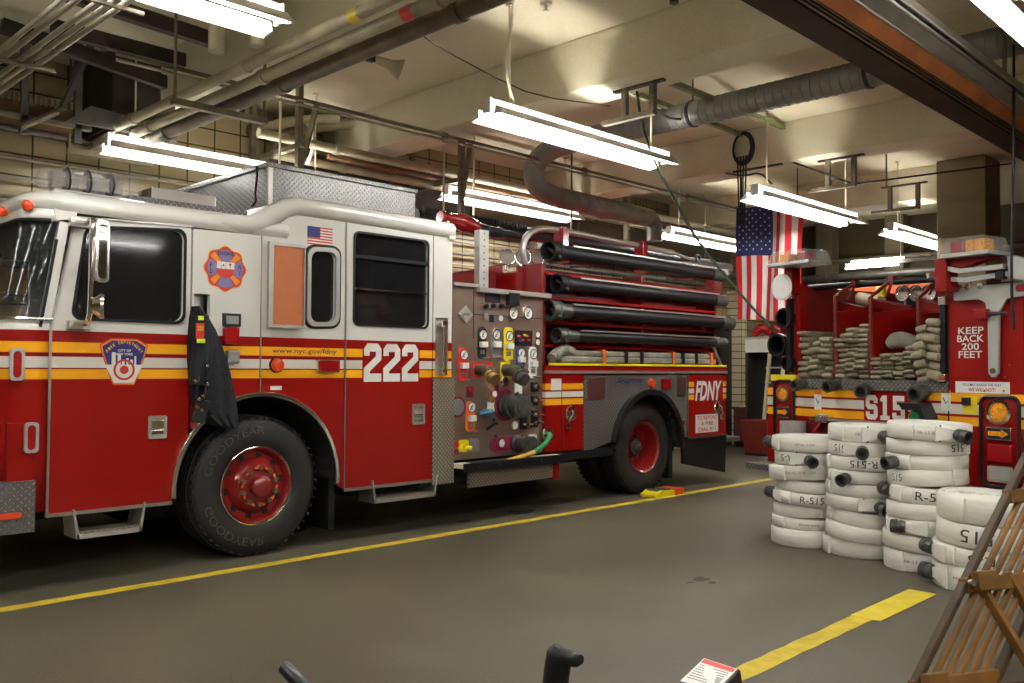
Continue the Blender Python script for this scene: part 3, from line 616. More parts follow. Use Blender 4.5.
# rear door
rw = rrect(4.40, 5.20, 1.835, 2.615, .05, 3)
rd = MB().plate([(4.317, .45), (5.262, .43), (5.262, 2.69), (4.317, 2.69)], [rw], side(SY), -.05).build('crew_door', 'cab_paint', T, label='rear crew door with the numerals 222')
pane(rw, rd); frame(rw, .014, 'window_seal', 'black_rubber', rd)
MB().box(4.41, 5.19, SY - .004, SY + .03, 2.13, 2.145).build('glass_rail', 'chrome', rd); MB().box(4.40, 5.20, SY + .0, SY + .035, 2.40, 2.43).build('window_bar', 'black_plastic', rd)
latch(412, 404, 424, 424, rd)
tr = MB().box(4.306, 4.316, SY - .012, SY, .45, 2.68).box(4.31, 5.265, SY - .012, SY, .43, .455).box(3.524, 3.533, SY - .006, SY + .02, 1.27, 2.49)
tr.build('seam_trim', 'steel', T)
# rear corner post
pE = MB().box(5.274, 5.50, SY, SY + .05, 1.36, 2.69).build('corner_post', 'cab_paint', T)
MB().box(5.268, 5.53, SY - .012, SY + .02, .40, 1.37).build('tread_plate_panel', 'diamond_tan', T, label='diamond plate corner panel below the grab rail')
g = MB(); gx = 5.37; g.cyl((gx, SY - .05, 1.44), (gx, SY - .05, 1.86), .016, seg=10); g.box(gx - .03, gx + .03, SY - .06, SY, 1.40, 1.46, bev=.008).box(gx - .03, gx + .03, SY - .06, SY, 1.84, 1.90, bev=.008)
g.build('grab_rail', 'chrome', T, smooth=True); MB().box(5.30, 5.45, SY - .004, SY, 1.40, 1.93).build('grab_recess', 'steel', T)
# far side, floor, rear wall of the cab and interior
MB().box(1.75, 5.5, FY - .04, FY, .5, 1.75).box(3.0, 5.5, FY - .04, FY, 1.75, 2.69).box(2.6, 3.0, FY - .04, FY, 1.75, 2.5).box(1.75, 2.6, FY - .04, FY, 2.4, 2.5).build('far_side', 'cab_paint', T)
MB().box(1.75, 2.8, SY + .06, FY - .05, .50, .56).build('cab_floor', 'dark', T); MB().box(4.3, 5.5, SY + .06, FY - .05, .50, .56).build('cab_floor', 'dark', T)
MB().box(5.45, 5.50, SY + .02, FY - .02, .5, 2.69).build('cab_rear_wall', 'white_paint', T)
MB().box(3.0, 3.06, SY + .3, FY - .1, .5, 2.45).build('cab_bulkhead', 'dark', T)
for y in (6.75, 8.1):
    s = MB().box(2.45, 2.95, y - .25, y + .25, .9, 1.05, bev=.04).build('driver_seat', 'black_plastic', T, bevel=.02)
    MB().box(2.8, 2.95, y - .25, y + .25, 1.0, 1.9, bev=.04).build('seat_back', 'black_plastic', s); MB().box(2.82, 2.93, y - .12, y + .12, 1.9, 2.1, bev=.03).build('headrest', 'black_plastic', s)
MB().box(1.76, 2.1, SY + .1, FY - .1, 1.25, 1.66, bev=.06).build('dashboard', 'black_plastic', T)
sw = MB(); c = Vector((2.25, 6.8, 1.80)); ax = Vector((-.5, 0, .85)).normalized()
e1 = Vector((0, 1, 0)); e2 = ax.cross(e1)
sw.tube([c + (e1 * math.cos(a) + e2 * math.sin(a)) * .22 for a in [2 * PI * i / 24 for i in range(25)]], .014, seg=8).cyl(c, c - ax * .4, .03); 
for k in range(3): sw.tube([c, c + (e1 * math.cos(k * 2.1) + e2 * math.sin(k * 2.1)) * .22], .01, seg=6)
sw.build('steering_wheel', 'black_plastic', T, smooth=True)
# front shell: outline of the nose at height z
def nose(z, inset=0., back=0.):
    sl = max(0, (z - 1.7)) * .17 + back; R = .20 - inset * .5; y0 = SY + inset; y1 = FY - inset; xs = 2.0 + sl * .9; xf = 1.70 + sl * 1.15 + inset
    P_ = [(xs, y0)]
    for i in range(9): a = -PI / 2 - PI / 2 * i / 8; P_.append((xf + R + R * math.cos(a), y0 + R + R * math.sin(a)))
    for i in range(9): a = PI - PI / 2 * i / 8; P_.append((xf + R + R * math.cos(a), y1 - R + R * math.sin(a)))
    P_.append((xs, y1)); return [(x, y, z) for x, y in P_]
MB().loft([nose(z) for z in (.52, .9, 1.3, 1.66)] + [nose(1.70), nose(1.76)], closed=False).build('nose_panel', 'cab_paint', T, smooth=True, solid=.03)
MB().loft([nose(z, .012) for z in (1.76, 2.1, 2.42)], closed=False).build('windshield', 'windshield', T, smooth=True)
MB().loft([nose(2.42), nose(2.46), nose(2.53)], closed=False).build('windshield_header', 'white_paint', T, smooth=True, solid=.03)
# window gasket and A pillars follow the glass
def path(zf, i0, i1, ins=-.004): 
    L = nose(zf, ins); return L[i0:i1]
gk = MB()
gk.tube([nose(1.77, -.006)[i] for i in range(0, 20)], .014, seg=8).build('lower_gasket', 'chrome', T, smooth=True)
MB().tube([nose(2.42, -.004)[i] for i in range(2, 20)], .016, seg=8).build('upper_gasket', 'black_rubber', T, smooth=True)
for s in (0, 1):
    pl = []
    for z in (1.72, 1.9, 2.1, 2.3, 2.45, 2.53):
        L = nose(z); a, b_ = (L[0], L[1]) if s == 0 else (L[-1], L[-2]); a = Vector(a); b_ = Vector(b_); q = a + (b_ - a).normalized() * .06
        pl.append([a, q, q + Vector((0, .05 * (1 - 2 * s), 0)), a + Vector((0, .05 * (1 - 2 * s), 0))])
    MB().loft(pl, cap0=True, cap1=True).build('windshield_pillar', 'white_paint', T)
    if s == 0: MB().plate([(1.99, 1.70), (2.0, 1.70), (2.0, 1.785), (1.95, 1.785), (1.93, 1.70)], (), side(SY - .002), -.03).build('pillar_foot', 'white_paint', T); MB().plate([(2.03, 2.425), (2.15, 2.45), (2.165, 2.54), (2.0, 2.54)], (), side(SY - .004), -.03).build('pillar_cap', 'white_paint', T)
    if s == 0: MB().tube([l[1] + Vector((0, -.004, 0)) for l in pl[:4]], .010, seg=6).build('pillar_gasket', 'black_rubber', T, smooth=True)
c0 = nose(2.1)[14]
MB().tube([Vector(nose(z)[14]) for z in (1.76, 2.1, 2.42)], .02, seg=6).build('windshield_divider', 'black_rubber', T)
# wipers
for i in (9, 11):
    a = Vector(nose(1.74, -.03)[i]) + Vector((0, .3 if i == 9 else -.4, 0)); b_ = Vector(nose(2.2, -.03)[i]) + Vector((0, .05 if i == 9 else -.9, 0))
    MB().tube([a, a.lerp(b_, .5) + Vector((-.03, 0, 0)), b_], .010, seg=6).build('wiper', 'chrome' if i == 5 else 'black_metal', T)
# front roof (rounded dome)
def rr3(z, ins):
    sl = (2.53 - 1.7) * .17; x0 = 1.70 + sl * 1.15 + ins; x1 = 3.75; y0 = SY + ins; y1 = FY - ins; R = max(.12, .22 - ins * .3); P_ = [(x1, y0)]
    for i in range(9): a = -PI / 2 - PI / 2 * i / 8; P_.append((x0 + R + R * math.cos(a), y0 + R + R * math.sin(a)))
    for i in range(9): a = PI - PI / 2 * i / 8; P_.append((x0 + R + R * math.cos(a), y1 - R + R * math.sin(a)))
    P_.append((x1, y1)); return [(x, y, z) for x, y in P_]
prof = [(2.49, .0), (2.52, -.025), (2.555, -.03), (2.59, -.01), (2.625, .04), (2.65, .12), (2.665, .25), (2.675, .6), (2.675, 1.1)]
MB().loft([rr3(z, i) for z, i in prof], closed=True, cap1=True).build('front_roof', 'white_paint', T, smooth=True)
# raised rear roof with rounded edge moulding
ed = [(3.30, 2.56), (3.46, 2.56), (3.62, 2.66), (3.78, 2.755), (3.95, 2.765), (5.50, 2.75)]
for y in (SY + .03, FY - .03):
    MB().tube([(x, y, z) for x, z in [(2.9, 2.56), (3.1, 2.56)] + ed], [.03, .055, .072] + [.078] * 5, seg=14, smooth=1).build('roof_moulding', 'white_paint', T, smooth=True)
MB().plate([(3.46, 2.60), (3.80, 2.82), (5.50, 2.82), (5.50, 2.66), (3.46, 2.60 - .1)], (), lambda a, b, d: (a, SY + .03 + d, b), FY - SY - .06).build('raised_roof', 'white_paint', T, bevel=.01)
MB().box(5.44, 5.52, SY - .03, FY, 2.66, 2.80, bev=.02).build('roof_end_cap', 'white_paint', T)
# marker lamps on the header
for i in (6, 9):
    a = Vector(nose(2.52, -.03)[i]) + Vector((0, .25 if i == 9 else 0, 0)); MB().ring(a, (-.5, -.3, .8), [(-.03, .035), (0, .033), (.02, .022), (.03, 0)], 12).build('marker_lamp', 'orange_red', T, smooth=True)
# bumper in diamond plate with amber marker
bm_ = MB().plate([(1.2, .40), (1.93, .40), (1.93, .73), (1.2, .73)], (), lambda a, b, d: (a, SY - .02 + d, b), .08).box(1.2, 1.3, SY + .06, FY + .02, .40, .73).build('front_bumper', 'diamond', T)
MB().plate(rrect(1.70, 1.85, .50, .535, .015, 3), (), side(SY - .02), .012).build('marker_lamp', 'orange_red', bm_)
# red clearance lamps with chrome rims on the nose side
def oval_lamp(x, z, w, h, m, parent, y=SY, name='clearance_lamp'):
    l = MB().plate(rrect(x - w / 2, x + w / 2, z - h / 2, z + h / 2, w * .48, 5), (), side(y), .02).build(name, m, parent)
    MB().plate(rrect(x - w / 2 - .018, x + w / 2 + .018, z - h / 2 - .018, z + h / 2 + .018, w * .5, 5), [rrect(x - w / 2, x + w / 2, z - h / 2, z + h / 2, w * .48, 5)], side(y), .026).build('lamp_rim', 'alu', l)
oval_lamp(1.90, 1.005, .05, .16, 'red_lens', T); oval_lamp(1.81, 1.475, .05, .17, 'red_lens', T, y=SY + .01)
MB().box(1.765, 1.925, SY - .001, SY + .05, .73, 1.1).build('nose_side', 'cab_paint', T)
# wheel arch trims
def archtrim(cx, cz, r, a0, a1, w, name, m, y=SY, d=.05):
    A = [a0 + (a1 - a0) * i / 24 for i in range(25)]
    o = [(cx + (r + w) * math.cos(a), cz + (r + w) * math.sin(a)) for a in A] + [(cx + r * math.cos(a), cz + r * math.sin(a)) for a in reversed(A)]
    return MB().plate(o, (), side(y), d).build(name, m, T, bevel=.006)
archtrim(ac, az, .68, -.08, PI + .06, .035, 'fender_trim', 'chrome', d=.03)
MB().loft([[(ac + .69 * math.cos(a), y, az + .69 * math.sin(a)) for a in [-.1 + (PI + .2) * i / 20 for i in range(21)]] for y in (SY, SY + .55)], closed=False).build('wheel_well', 'dark', T, solid=.01)
MB().box(2.86, 4.24, SY + .55, SY + .56, .3, 1.26).build('well_back', 'dark', T)
MB().box(4.18, 4.235, SY + .02, SY + .42, .13, .55).build('mud_flap', 'black_rubber', T)
# emblem: Maltese style cross decal
def decal_cross():
    cx, cz = 3.225, 2.205; R = .165; t = MB()
    def outl(k):
        pts = []
        for i in range(64):
            a = 2 * PI * i / 64; m4 = abs(math.cos(2 * a)); r = (R * .97 + R * .055 * math.cos(8 * a)) * k; pts.append((cx + r * math.cos(a), cz + r * math.sin(a)))
        return pts
    root = MB().plate(outl(1.04), (), side(SY), .002).build('company_emblem', 'decal_yellow', T)
    MB().plate(outl(1.0), (), side(SY), .003).build('emblem_ring', 'decal_red', root)
    v = MB()
    for q in range(4):
        a = q * PI / 2; pts = [(.055 * math.cos(a + s * .55), .055 * math.sin(a + s * .55)) for s in (-1, 1)] + [((R * .86) * math.cos(a + s), (R * .86) * math.sin(a + s)) for s in (.5, .25, 0, -.25, -.5)]
        v.plate([(cx + x, cz + z) for x, z in pts], fn=side(SY), t=.004)
    v.build('emblem_lobes', 'decal_violet', root)
    v = MB()
    for q in range(4):
        a = q * PI / 2 + PI / 4; d = Vector((math.cos(a), math.sin(a))); n = Vector((-d.y, d.x))
        pts = [d * .04 + n * .012, d * .04 - n * .012, d * R * .9 - n * .024, d * R * .9 + n * .024]
        v.plate([(cx + p.x, cz + p.y) for p in pts], fn=side(SY), t=.005)
    v.build('emblem_rays', 'decal_orange', root)
    MB().plate(circ(cx, cz - .02, .07, 20, ry=.05), (), side(SY), .006).build('emblem_centre', 'decal_red', root)
    v = MB()
    for k in range(4):
        x = cx - .055 + k * .036; v.plate([(x - .016, cz + .0), (x + .016, cz - .002), (x + .02, cz + .05), (x - .012, cz + .052)], fn=side(SY), t=.007 + .0004 * k)
    v.build('emblem_cards', 'white_label', root)
    for s, x, z, w, h in (('ENGINE', 0, .115, .13, .03), ('F', -.115, .02, .02, .035), ('D', -.115, -.025, .022, .035), ('N', .115, .02, .022, .035), ('Y', .115, -.025, .022, .035), ('COLLEGE', 0, -.098, .10, .02), ('POINT', 0, -.125, .09, .02))[:5]:
        text_mesh(s, lambda a, b, d, x=x, z=z: (cx + x + a, SY - .006 - d, cz + z + b), w, h, off=.02, m='decal_black', parent=root)
    v = MB(); v.plate([(cx + .035, cz + .02), (cx + .048, cz + .035), (cx + .04, cz + .042), (cx + .035, cz + .037), (cx + .03, cz + .042), (cx + .022, cz + .035)], fn=side(SY), t=.0095); v.build('emblem_heart', 'decal_red', root)
    v = MB(); v.plate([(cx - .026, cz + .018), (cx - .01, cz + .018), (cx - .018, cz + .038)], fn=side(SY), t=.0095); v.build('emblem_spade', 'decal_black', root)
decal_cross()
# shield decal on the door
def shield():
    cx = 2.485; z1 = 1.66; z0 = 1.335; w = .165
    def S_(k, dz=0): 
        pts = [(-.55, 1), (.55, 1), (1, .72), (.92, .35), (.45, -1), (-.45, -1), (-.92, .35), (-1, .72)]; cz = (z0 + z1) / 2
        return [(cx + x * w * k, cz + z * (z1 - z0) / 2 * k) for x, z in pts]
    root = MB().plate(S_(1.0), (), side(SY), .002).build('shield_emblem', 'decal_red', door)
    MB().plate(S_(.955), (), side(SY), .003).build('shield_border', 'decal_orange', root); MB().plate(S_(.90), (), side(SY), .004).build('shield_field', 'decal_navy', root)
    cz = (z0 + z1) / 2
    MB().plate([(cx - .13, cz - .02), (cx + .13, cz - .02), (cx + .066, cz - .145), (cx - .066, cz - .145)], (), side(SY), .005).build('shield_base', 'white_label', root)
    v = MB()
    for x, w_, h in ((-.085, .026, .085), (-.045, .022, .075), (-.015, .018, .03), (.015, .014, .045), (.04, .02, .035), (.07, .012, .06)): v.box(cx + x, cx + x + w_, SY - .0056, SY, cz - .03, cz - .02 + h)
    v.build('skyline', 'white_label', root)
    MB().plate(circ(cx, cz - .055, .073, 28), [circ(cx, cz - .055, .058, 28)], side(SY), .0065).build('seal_ring', 'decal_red', root)
    MB().plate(circ(cx, cz - .055, .03, 20), (), side(SY), .0065).build('seal_flame', 'decal_red', root)
    n = 'FIRE DEPARTMENT'
    for i, ch in enumerate(n):
        if ch == ' ': continue
        a = PI / 2 - (i - (len(n) - 1) / 2) * .125; rx = .176; bx = cx + rx * .86 * math.cos(a); bz = cz - .04 + rx * math.sin(a); th = a - PI / 2
        text_mesh(ch, lambda p, q, d, bx=bx, bz=bz, th=th: (bx + p * math.cos(th) - q * math.sin(th), SY - .004 - d, bz + p * math.sin(th) + q * math.cos(th)), .013, .02, off=.02, m='decal_yellow', parent=root)
    text_mesh('CITY OF', lambda p, q, d: (cx + p, SY - .004 - d, cz + .078 + q), .09, .017, off=.02, m='white_label', parent=root)
    text_mesh('NEW YORK', lambda p, q, d: (cx + p, SY - .004 - d, cz + .053 + q), .12, .017, off=.02, m='white_label', parent=root)
shield()
numerals('222', 4.505, 5.10, 1.345, 1.675, side(SY), rd, 'white_label')
MB().box(4.49, 5.115, SY - .0008, SY, 1.375, 1.628).build('numeral_field', 'red_paint', rd)
a = sp(274, 352); b_ = sp(336, 352); text_mesh('www.nyc.gov/fdny', lambda p, q, d: (3.93 + p, SY - d, 1.592 + q), .60, .05, off=.012, m='ink', parent=pC)
# flag sticker
fx, fz = sp(320, 237); fb = MB().box(fx - .12, fx + .12, SY - .002, SY, fz - .08, fz + .08).build('flag_sticker', 'white_label', pC)
s = MB()
for k in range(7): s.box(fx - .12 + (.1 if k < 4 else 0), fx + .12, SY - .003, SY, fz + .08 - .0229 * k - .0115, fz + .08 - .0229 * k)
s.build('sticker_stripes', 'decal_red', fb); MB().box(fx - .12, fx, SY - .0035, SY, fz - .01, fz + .08).build('sticker_canton', 'decal_navy', fb)
# copper toned door/heat shield panel
fr = MB().box(3.585, 3.875, SY - .05, SY, 1.78, 2.44, bev=.01).build('stainless_cover', 'orange_spot', T, label='brushed orange brown stainless cover in a chrome frame'); 
MB().plate([(3.56, 1.775), (3.885, 1.775), (3.885, 2.445), (3.56, 2.445)], [[(3.60, 1.80), (3.875, 1.80), (3.875, 2.42), (3.60, 2.42)]], side(SY - .03), .03).build('cover_frame', 'alu', fr)
# small items on side: red beacon button, label, black socket, lamps
x, z = sp(220, 322); MB().box(x - .03, x + .03, SY - .004, SY, z - .045, z + .045).build('notice_label', 'white_label', pB)
x, z = sp(231, 320); MB().box(x - .075, x + .075, SY - .02, SY, z - .05, z + .05, bev=.008).build('control_socket', 'black_plastic', pB); MB().box(x - .05, x + .05, SY - .024, SY - .02, z - .03, z + .03).build('socket_face', 'silver_label', pB)
x, z = sp(229, 335); MB().box(x - .06, x + .06, SY - .06, SY, z - .07, z + .06, bev=.02).build('air_coupling', 'red_lens', pB)
x, z = sp(231, 357); MB().box(x - .05, x + .05, SY - .05, SY, z - .05, z + .05, bev=.015).build('power_inlet', 'silver_label', pB)
x, z = sp(276, 365); MB().ring((x, SY, z), (0, -1, 0), [(0, .062), (.02, .06)], 18).build('lamp_base', 'black_rubber', pC); MB().ring((x, SY - .02, z), (0, -1, 0), [(0, .055), (.03, .045), (.045, 0)], 18).build('side_marker', 'orange_red', pC, smooth=True)
x, z = sp(327, 366); l = MB().box(x - .11, x + .11, SY - .03, SY, z - .055, z + .055, bev=.01).build('side_flasher', 'chrome', pC); MB().box(x - .095, x + .095, SY - .036, SY - .028, z - .042, z + .042, bev=.006).build('flasher_lens', 'red_lens', l)
x, z = sp(276, 388); MB().box(x - .05, x + .05, SY - .003, SY, z - .016, z + .016).build('data_plate', 'white_label', pC)
# mirror
m_ = MB().tube([sp_ for sp_ in ((2.20, SY - .02, 2.42), (2.19, SY - .20, 2.44), (2.17, SY - .24, 2.40), (2.17, SY - .24, 1.95), (2.17, SY - .22, 1.76), (2.20, SY - .02, 1.74))], .017, seg=8, smooth=1).build('mirror_arm', 'chrome', T, smooth=True)
MB().plate(rrect(2.175, 2.265, 2.01, 2.42, .035, 4), (), side(SY - .22), .07).build('mirror_head', 'chrome', m_, bevel=.02); MB().plate(rrect(2.195, 2.25, 2.04, 2.39, .02, 4), (), side(SY - .289), .003).build('mirror_glass', 'mirror', m_)
MB().ring((2.20, SY - .25, 1.86), (1, -.45, 0), [(-.03, .0), (-.02, .05), (.03, .085), (.05, .08), (.05, 0)], 18).build('convex_mirror', 'chrome', m_, smooth=True)
for z in (2.42, 1.74): MB().box(2.10, 2.24, SY - .05, SY, z - .03, z + .03, bev=.006).build('mirror_bracket', 'steel', m_)
# roof equipment: light bar in clear film, tread plate, silver box, diamond plate box
lb = MB().box(2.12, 2.72, 6.58, 6.78, 2.665, 2.70, bev=.01).build('light_bar', 'grey_paint', T, label='roof light bar wrapped in clear plastic film')
lb2 = MB().tube([(2.05, 6.68, 2.775), (2.07, 6.68, 2.775), (2.62, 6.68, 2.79), (2.70, 6.68, 2.79), (2.76, 6.68, 2.79)], [.07, .085, .095, .085, .03], seg=18).build('clear_cover', 'clear_plastic', lb, smooth=True)
MB().box(2.12, 2.60, 6.63, 6.73, 2.73, 2.83).build('lamp_module', 'chrome', lb)
for y in (2.22, 2.36, 2.52): MB().ring((y, 6.68, 2.783), (1, 0, 0), [(0, .088), (.008, .098), (.016, .088)], 20).build('strap', 'black_rubber', lb, smooth=True)
MB().ring((2.47, 6.95, 2.87), (0, 0, 1), [(-.18, .12), (0, .13), (.03, .10), (.04, 0)], 18).build('siren_cap', 'white_enamel', lb, smooth=True)
MB().box(2.65, 3.6, 6.62, 6.95, 2.66, 2.735).build('roof_tread_plate', 'diamond', T)
MB().box(2.84, 3.36, 6.68, 6.93, 2.735, 2.83, bev=.006).build('roof_hatch', 'steel', T)
rb = MB().box(3.78, 5.33, 6.60, 8.35, 2.80, 3.14).build('roof_box', 'diamond', T, label='long diamond plate equipment box on the cab roof')
MB().box(3.76, 5.35, 6.58, 8.37, 3.125, 3.165, bev=.006).build('box_lid', 'diamond', rb); MB().box(3.77, 3.81, 6.585, 6.61, 2.8, 3.12).build('box_corner', 'steel', rb)
MB().tube([(3.755, 6.75, 3.15), (3.75, 6.74, 3.05), (3.745, 6.76, 2.92), (3.74, 6.73, 2.85), (3.70, 6.72, 2.80)], .010, seg=6, smooth=1).build('box_cable', 'black_rubber', rb)
x, z = sp(388, 181, 6.9); MB().ring((x, 6.9, 3.165), (0, 0, 1), [(0, .05), (.07, .045)], 14).build('cone_cap', 'orange_red', rb)
# steps
for x0, x1, z0 in ((2.19, 2.62, .315), (4.62, 5.30, .30)):
    s = MB().box(x0, x1, SY - .02, SY + .22, z0, z0 + .035).build('cab_step', 'alu', T)
    MB().plate([(x0 - .03, z0 + .2), (x0 - .015, z0 + .2), (x0 + .02, z0), (x0, z0)], (), lambda a, b, d: (a, SY - .02 + d, b), .22).build('step_side', 'alu', s)
    MB().plate([(x1 + .03, z0 + .2), (x1 + .015, z0 + .2), (x1 - .02, z0), (x1, z0)], (), lambda a, b, d: (a, SY - .02 + d, b), .22).build('step_side', 'alu', s)
    MB().box(x0 + .02, x1 - .02, SY - .025, SY + .2, z0 + .035, z0 + .042).build('step_tread', 'diamond_tan', s)
MB().box(2.0, 2.84, SY - .01, SY + .03, .478, .502).build('door_sill', 'steel', T)
# chassis
MB().box(1.0, 10.2, 6.7, 8.2, .45, .62).box(2.0, 10.2, 7.0, 7.2, .35, .5).box(2.0, 10.2, 7.8, 8.0, .35, .5).build('chassis', 'dark', T)
MB().cyl((3.54, 6.5, .53), (3.54, 8.5, .53), .09).cyl((8.56, 6.5, .53), (8.56, 8.5, .53), .12).build('axle', 'dark', T)
MB().box(4.6, 5.4, 6.6, 8.2, .32, .62, bev=.03).box(5.6, 6.8, 6.7, 8.1, .30, .62, bev=.03).build('under_tanks', 'dark', T)
# ---------------------------------------------------------------- wheels
def wheel(cx, y, rear=False, out=-1, extra=False):
    """out=-1: visible face toward the aisle"""
    c = Vector((cx, y, .545)); ax = Vector((0, out, 0)); w = .38 if not rear else .30
    tp = [(-w, .30), (-w - .005, .34), (-w, .46), (-w + .03, .525), (-w + .06, .54)]
    for k in range(5):
        a = -w + .07 + (w - .14) * k / 5; tp += [(a, .545), (a + (w - .14) / 5 * .75, .545), (a + (w - .14) / 5 * .8, .534), (a + (w - .14) / 5 * .95, .534)]
    tp += [(-.06, .54), (-.03, .525), (-.005, .48), (.0, .40), (-.004, .34), (-.02, .305), (-.03, .29)]
    t = MB().ring(c, ax, tp, 64, capa=False, capb=False)
    for k in range(48):
        a = 2 * PI * k / 48; 
        for s in (-.035, -w + .035):
            q = c + ax * s + Vector((math.cos(a), 0, math.sin(a))) * .527; t.obox(q, (.022, .05, .012), Matrix.Rotation(-a + PI / 2, 3, 'Y'))
    w_ = t.build('wheel', 'tire', T, smooth=True, label='black tyre on a red rim')
    if not extra:
        MB().ring(c, ax, [(-.02, .30), (-.012, .305), (-.01, .298), (-.02, .29)], 48, closed=True).build('rim_ring', 'chrome' if not rear else 'rim_red', w_, smooth=True)
        text_mesh('GOODYEAR', lambda p, q, d: (cx + (.43 + q) * math.sin(PI * 1.18 - p / .43 * 1.0) * 1.0, y + out * .001, .545 + (.43 + q) * math.cos(PI * 1.18 - p / .43)), .62, .06, m='coupling', parent=w_) if not rear else None
        text_mesh('GOODYEAR', lambda p, q, d: (cx + (.43 + q) * math.sin(-.6 + p / .43), y + out * .001, .545 + (.43 + q) * math.cos(-.6 + p / .43)), .62, .06, m='coupling', parent=w_) if not rear else None
    if not rear:
        rp = [(-.2, .295), (-.03, .292), (-.018, .288), (-.03, .275), (-.07, .255), (-.075, .22), (-.03, .19), (.0, .165), (.005, .12), (.012, .10), (.012, .0)]
        r = MB().ring(c, ax, rp, 40, capa=False).build('rim', 'rim_red', w_, smooth=True)
        for k in range(10):
            a = 2 * PI * k / 10 + .15; q = c + Vector((math.cos(a), 0, math.sin(a))) * .238 + ax * -.082; MB().ring(q, ax, [(0, .026), (.014, .026)], 12).build('vent_hole', 'dark', w_)
        v = MB(); u = MB()
        for k in range(10):
            a = 2 * PI * k / 10 + .3; q = c + Vector((math.cos(a), 0, math.sin(a))) * .142 + ax * .0; v.cyl(q, q + ax * .045, .019, seg=6)
            d2 = Vector((math.cos(a + PI / 2), 0, math.sin(a + PI / 2))); g_ = q + ax * .03; MB().obox(g_ + d2 * .03, (.034, .006, .016), Matrix.Rotation(-(a + PI / 2), 3, 'Y')).build('nut_indicator', 'orange_label', w_)
        for k in range(10):
            a = 2 * PI * k / 10 + .3; q = c + Vector((math.cos(a), 0, math.sin(a))) * .142
            MB().cyl(q, q + ax * .045, .019, seg=6).build('lug_nut', 'rust', w_)
        v.bm.free(); u.bm.free()
        MB().ring(c, ax, [(0, .085), (.07, .08), (.085, .06), (.09, .0)], 24).build('hub_cap', 'rim_red', w_, smooth=True)
    elif not extra:
        rp = [(-.28, .29), (-.03, .292), (-.018, .288), (-.03, .272), (-.16, .262), (-.20, .25), (-.215, .18), (-.215, .0)]
        r = MB().ring(c, ax, rp, 40, capa=False).build('rim', 'rim_red', w_, smooth=True)
        for k in range(10):
            a = 2 * PI * k / 10 + .3; q = c + Vector((math.cos(a), 0, math.sin(a))) * .142 + ax * -.215; MB().cyl(q, q + ax * .04, .018, seg=6).build('lug_nut', 'steel', w_)
        MB().ring(c + ax * -.215, ax, [(0, .10), (.09, .095), (.10, .06), (.13, .055), (.14, 0)], 24).build('hub_cap', 'coupling', w_, smooth=True)
        MB().ring(c + ax * -.076, ax, [(0, .03), (.02, .026), (.024, 0)], 14).build('hub_plate', 'steel', w_, smooth=True)
    return w_
wheel(3.54, SY + .03); wheel(8.56, SY + .03, True); wheel(8.56, SY + .38, True, extra=True)
wheel(3.54, FY - .03, out=1, extra=True); wheel(8.56, FY - .03, True, 1, extra=True)
# ---------------------------------------------------------------- pump panel section
PX0, PX1 = 5.53, 6.78
pp = MB().box(PX0, PX1, SY + .03, SY + .06, .60, 2.25).build('pump_panel', 'bronze_panel', T, label='brushed metal pump control panel with gauges and valves')
MB().box(PX0, PX1, SY + .10, FY, .60, 2.2).build('pump_housing', 'red_shaded', T)
PY = SY + .03
def pq(u, v): return sp(u, v, PY)
MB().box(5.80, 5.806, PY - .003, PY, 1.75, 2.25).box(5.80, PX1, PY - .003, PY, 1.98, 1.986).build('panel_seam', 'dark', pp)
MB().box(PX0, 5.84, SY, SY + .1, 2.245, 2.275).box(5.84, 6.86, SY - .02, SY + .25, 2.20, 2.245).build('panel_top_rail', 'alu', T)
def disc(u, v, r, m, name, d=.012, par=None, rim=None):
    x, z = pq(u, v); o = MB().ring((x, PY, z), (0, -1, 0), [(0, r), (d, r), (d, r * .8), (d, 0)], 20).build(name, m, par or pp)
    if rim: MB().ring((x, PY, z), (0, -1, 0), [(0, r * 1.0), (0, r * 1.22), (d + .008, r * 1.18), (d + .008, r * 1.0)], 22, closed=True).build('gauge_rim', rim, o, smooth=True)
    return x, z, o
def gauge(u, v, r):
    x, z, o = disc(u, v, r, 'dial', 'gauge', .01, None, 'chrome')
    MB().tube([(x - r * .4, PY - .012, z - r * .4), (x + r * .5, PY - .012, z + r * .5)], r * .07, seg=4).ring((x, PY - .01, z), (0, -1, 0), [(0, r * .16), (.006, r * .16)], 10).build('gauge_needle', 'ink', o)
    MB().box(x - r * .3, x + r * .3, PY - .0115, PY - .01, z - r * .6, z - r * .35).build('gauge_mark', 'ink_soft', o)
gauge(512.6, 313.1, .058); gauge(527.3, 313.1, .058)
def tagplate(u0, v0, u1, v1, m, name='name_plate', r=None):
    x0, z0 = pq(u0, v1); x1, z1 = pq(u1, v0)
    return MB().plate(rrect(x0, x1, z0, z1, min(r if r is not None else .045, (x1 - x0) * .48, (z1 - z0) * .48), 4), (), side(PY), .006).build(name, m, pp)
tagplate(485, 295, 500, 302, 'black_label', 'display', .004); x, z = pq(510.7, 300); MB().box(x - .075, x + .075, PY - .06, PY, z - .055, z + .07, bev=.008).build('control_box', 'black_plastic', pp)
text_mesh('SEAGR', lambda a, b, d: (5.96 + a, PY - .006 - d, pq(492, 298.5)[1] + b), .10, .02, m='silver_label', parent=pp) if False else None
for u, v in ((485.3, 306), (492.7, 306), (500.6, 306)):
    x, z = pq(u, v); MB().ring((x, PY, z), (0, -1, 0), [(0, .024), (.03, .02)], 12).build('selector_knob', 'black_plastic', pp)
tagplate(484, 313, 488, 320, 'silver_label', 'switch', .004); tagplate(489.5, 315, 493.5, 322, 'black_label', 'switch', .004); disc(500.3, 318.4, .028, 'white_label', 'indicator')
